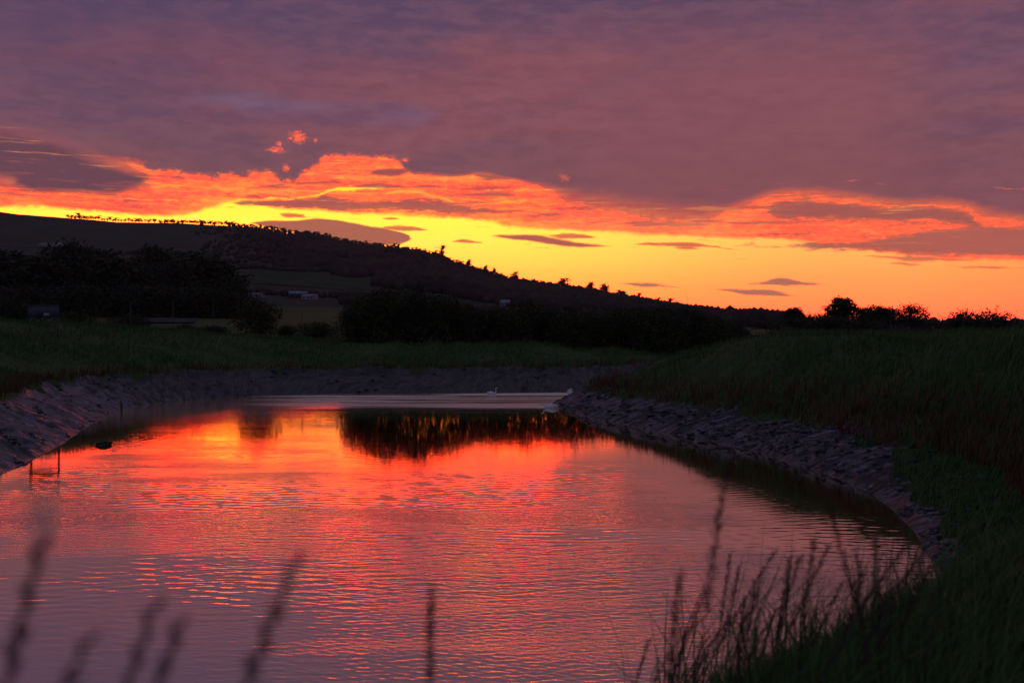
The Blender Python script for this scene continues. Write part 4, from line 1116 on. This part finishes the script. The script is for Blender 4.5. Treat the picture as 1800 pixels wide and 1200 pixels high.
# near bank grass by the camera, right hand corner
n = 60000
x = -1.2 + 8.5 * rng.random(n); y = 1.2 + 8.5 * rng.random(n); d, arc = sdist(x, y)
k = (d > 1.2) & (x > 0.25 * y - 0.6)
x, y = x[k], y[k]
blades('bank_grass', x, y, .07 + .20 * rng.random(len(x)), .006 + .004 * rng.random(len(x)), M['grass'], 'near bank grass filling the lower right corner', 35, .7, (-0.25, 0))

# ------------------------------------------------------------------ tall grass stalks in front
def stalk_parts(seed, L, headfrac, dense):
    rng = np.random.default_rng(seed)
    return None
def grass_stalk(tip, base_px, D, label, group=None, head=0.30, fat=1.0, curve=0.0, seed=0, leafy=True, plume=0.6):
    """a flowering grass at depth D; tip and the point where it leaves the view are picture points"""
    rng = np.random.default_rng(seed + 900)
    def P(px, py, dd): return np.array(((px - 900) / F * dd, dd, CAMZ - (py - HZ) / F * dd))
    T = P(tip[0], tip[1], D); B = P(base_px[0], base_px[1], D * 0.97)
    dirn = B - T
    gz = Hp(B[0], B[1])
    k = max(1.0, (T[2] - gz) / max(1e-3, T[2] - B[2]))
    R = T + dirn * k
    R[0] = B[0] + (R[0] - B[0]) * 0.6
    R[2] = Hp(R[0], R[1]) - .01
    o = empty('grass_stalk', tuple(R))
    pts = []
    for s in np.linspace(0, 1, 12):
        p = R * (1 - s) + T * s
        p = p + np.array((curve * math.sin(math.pi * s ** 0.8) * .13 * np.linalg.norm(T - R), 0, 0))
        pts.append(p - R)
    pts = np.array(pts)
    L = np.linalg.norm(pts[-1])
    st = MB(); st.tube(pts, np.linspace(.0016, .0007, 12) * (1 + .3 * fat), 5)
    link('stem', st.mesh('stem', M['stalk'], True), o)
    hl = head * min(L, .6)
    hb = MB()
    nsp = 46
    for i in range(nsp):
        s = 1 - (i / nsp) * (hl / L)
        j = s * 11; a = int(min(10, j)); f = j - a
        c = pts[a] * (1 - f) + pts[a + 1] * f
        ax = pts[a + 1] - pts[a]; ax /= np.linalg.norm(ax)
        prof = math.sin(math.pi * (0.10 + 0.80 * (i / nsp) ** .8)) ** .8
        an = i * 2.4 + rng.random(); side = np.array((math.cos(an), math.sin(an), 0))
        ln = (.007 + .020 * prof * rng.random()) * plume
        q = c + side * ln * .35 + ax * ln * .6; e = c + side * ln * .65 + ax * ln * 1.3
        hb.tube([c, q], [.0005, .0004], 3, cap=False)
        for w_ in (0.0, 0.5, 1.0):
            b_ = q * (1 - w_) + e * w_
            hb.tube([b_, b_ + ax * .004 + side * .0015 * w_, b_ + ax * .009 + side * .003 * w_], [.0004, .0012 * fat, .0002], 3, cap=False)
    link('seed_head', hb.mesh('seed_head', M['seed']), o)
    if leafy:
        for kk in range(2):
            s0 = .15 + .25 * kk
            a = int(s0 * 11); c = pts[a]; sd = 1 if (seed + kk) % 2 else -1
            ln = .16 + .12 * rng.random()
            lv = []
            for i in range(7):
                t_ = i / 6; w = .0035 * math.sin(math.pi * (0.15 + .85 * t_)) + .0002
                q = c + np.array((sd * ln * .55 * t_, .02 * t_, ln * (t_ - .55 * t_ ** 2.2)))
                lv += [q + (0, -w, w * .4), q + (0, w, -w * .4)]
            lm = MB(); lm.add(lv, [(2 * i, 2 * i + 1, 2 * i + 3, 2 * i + 2) for i in range(6)])
            link('leaf', lm.mesh('leaf', M['grass']), o)
    tag(o, label, 'grass', group)

gs = 'tall flowering grass stalks on the near bank'
sing = [((66, 975), (-30, 1200), .62, 'very blurred thick stalk leaning right at the far left edge', 1.8, .5), ((140, 1148), (110, 1200), .60, 'faint short blurred stalk tip low at the left', 1.3, .4),
        ((262, 1088), (196, 1210), .66, 'blurred stalk left of the long leaning one', 1.5, .5), ((306, 1118), (262, 1210), .66, 'shorter faint stalk beside the blurred pair at the lower left', 1.2, .4),
        ((512, 1004), (372, 1200), .68, 'long blurred stalk leaning right across the lower left water', 1.7, .55), ((758, 1046), (744, 1200), 1.15, 'lone upright stalk in the middle of the lower water', 1.6, .35)]
for i, (tp, bp_, dd, lb, ft, hd_) in enumerate(sing):
    grass_stalk(tp, bp_, dd * .85, lb, gs, hd_, ft * 1.15, 0.15, i, leafy=False, plume=0.22)
named = [((1275, 838), (1248, 1200), 1.5, 'highest stalk of the right clump, faint and nearly upright', 1.0, -.3), ((1462, 898), (1492, 1200), 1.8, 'dark kinked stalk rising tallest in mid clump', 1.0, .6),
         ((1541, 950), (1528, 1200), 1.8, 'straight upright stalk right of the kinked one', .9, .2), ((1195, 1020), (1140, 1200), 1.4, 'stalk at the left side of the right clump', 1.1, .2)]
for i, (tp, bp_, dd, lb, ft, cv) in enumerate(named):
    grass_stalk(tp, bp_, dd, lb, gs, .35, ft, cv, 20 + i)
rest = [((1360, 975), (1262, 1190)), ((1388, 990), (1340, 1200)), ((1406, 985), (1392, 1200)), ((1432, 955), (1408, 1100)), ((1456, 965), (1420, 1200)), ((1284, 980), (1262, 1150)), ((1300, 1000), (1292, 1200)), ((1508, 975), (1535, 1150)),
        ((1590, 965), (1440, 1180)), ((1612, 985), (1520, 1200)), ((1625, 975), (1610, 1120)), ((1560, 1050), (1470, 1200)), ((1570, 1040), (1562, 1180)), ((1636, 1000), (1560, 1180)), ((1330, 1040), (1300, 1200)), ((1240, 1040), (1232, 1200)),
        ((1310, 1060), (1290, 1200)), ((1480, 1030), (1404, 1200)), ((1520, 1010), (1470, 1140)), ((1545, 1070), (1420, 1200)), ((1600, 1060), (1500, 1190)), ((1650, 1040), (1590, 1180)), ((1660, 1070), (1620, 1200)), ((1350, 1100), (1330, 1200)),
        ((1210, 1110), (1180, 1200)), ((1140, 1130), (1100, 1200)), ((1262, 1120), (1240, 1200)), ((1176, 1150), (1160, 1200)), ((1440, 1090), (1380, 1200)), ((1500, 1100), (1450, 1200))]
for i, (tp, bp_) in enumerate(rest):
    grass_stalk(tp, bp_, 1.9 + 1.1 * random.random(), 'slender flowering grass stalk in the tangled clump at the lower right', gs, .30 + .1 * random.random(), .8 + .4 * random.random(), random.uniform(-1.5, .1), 40 + i)

n = 1700
y = 1.7 + 2.2 * rng.random(n); x = y * ((1120 + 640 * rng.random(n) ** .8) - 900) / F
blades('long_grass', x, y, .35 + .45 * rng.random(n), .004 + .003 * rng.random(n), M['grass'], 'long arching grass blades tangled in the lower right clump', 36, .75, (0.25, 0))
n = 60000
D = np.exp(math.log(14) + (math.log(84) - math.log(14)) * rng.random(n)); t = (-60 + 1920 * rng.random(n) - 900) / F
x = t * D; d, arc = sdist(x, D)
rb = (x > 0) & (D < 72)
k = (d > .05) & (d < np.where(rb, 2.4, 4.2)) & (fbm(arc * .8 + d, d * .9, 3) > np.where(rb, -.2, .26))
x, D = x[k][:11000], D[k][:11000]
z = H(x, D); n = len(x)
R = (0.025 + 0.075 * rng.random(n) ** 3) * (0.7 + D / 60)
V = IV[None] * (1 + 0.28 * rng.normal(size=(n, len(IV), 1)).clip(-1, 1)) * R[:, None, None] * np.array([1.3, 1, .55])
V = V + np.stack([x, D, z + .01], -1)[:, None]
o = link('mud_clods', mesh_np('mud_clods', V.reshape(-1, 3), (IT[None] + (np.arange(n) * len(IV))[:, None, None]).reshape(-1, 3), M['clod']))
tag(o, 'loose clods and stones lying on the mud banks', kind='stuff')

# thin evening haze over the plain
hz = MB(); hz.box((0, 0, 162), (14600, 14600, 336))
hm = bpy.data.materials.new('evening_haze'); hm.use_nodes = True; hm.node_tree.nodes.clear()
gg = G(hm.node_tree)
pv = gg.n('ShaderNodeVolumePrincipled'); pv.inputs['Density'].default_value = 0.00004; pv.inputs['Color'].default_value = (0.92, 0.90, 0.95, 1); pv.inputs['Anisotropy'].default_value = 0.35
ho = gg.n('ShaderNodeOutputMaterial'); gg.put(ho.inputs['Volume'], pv.outputs[0])
o = link('haze', hz.mesh('haze', hm)); tag(o, 'thin evening haze lying over the river plain and down', kind='stuff')
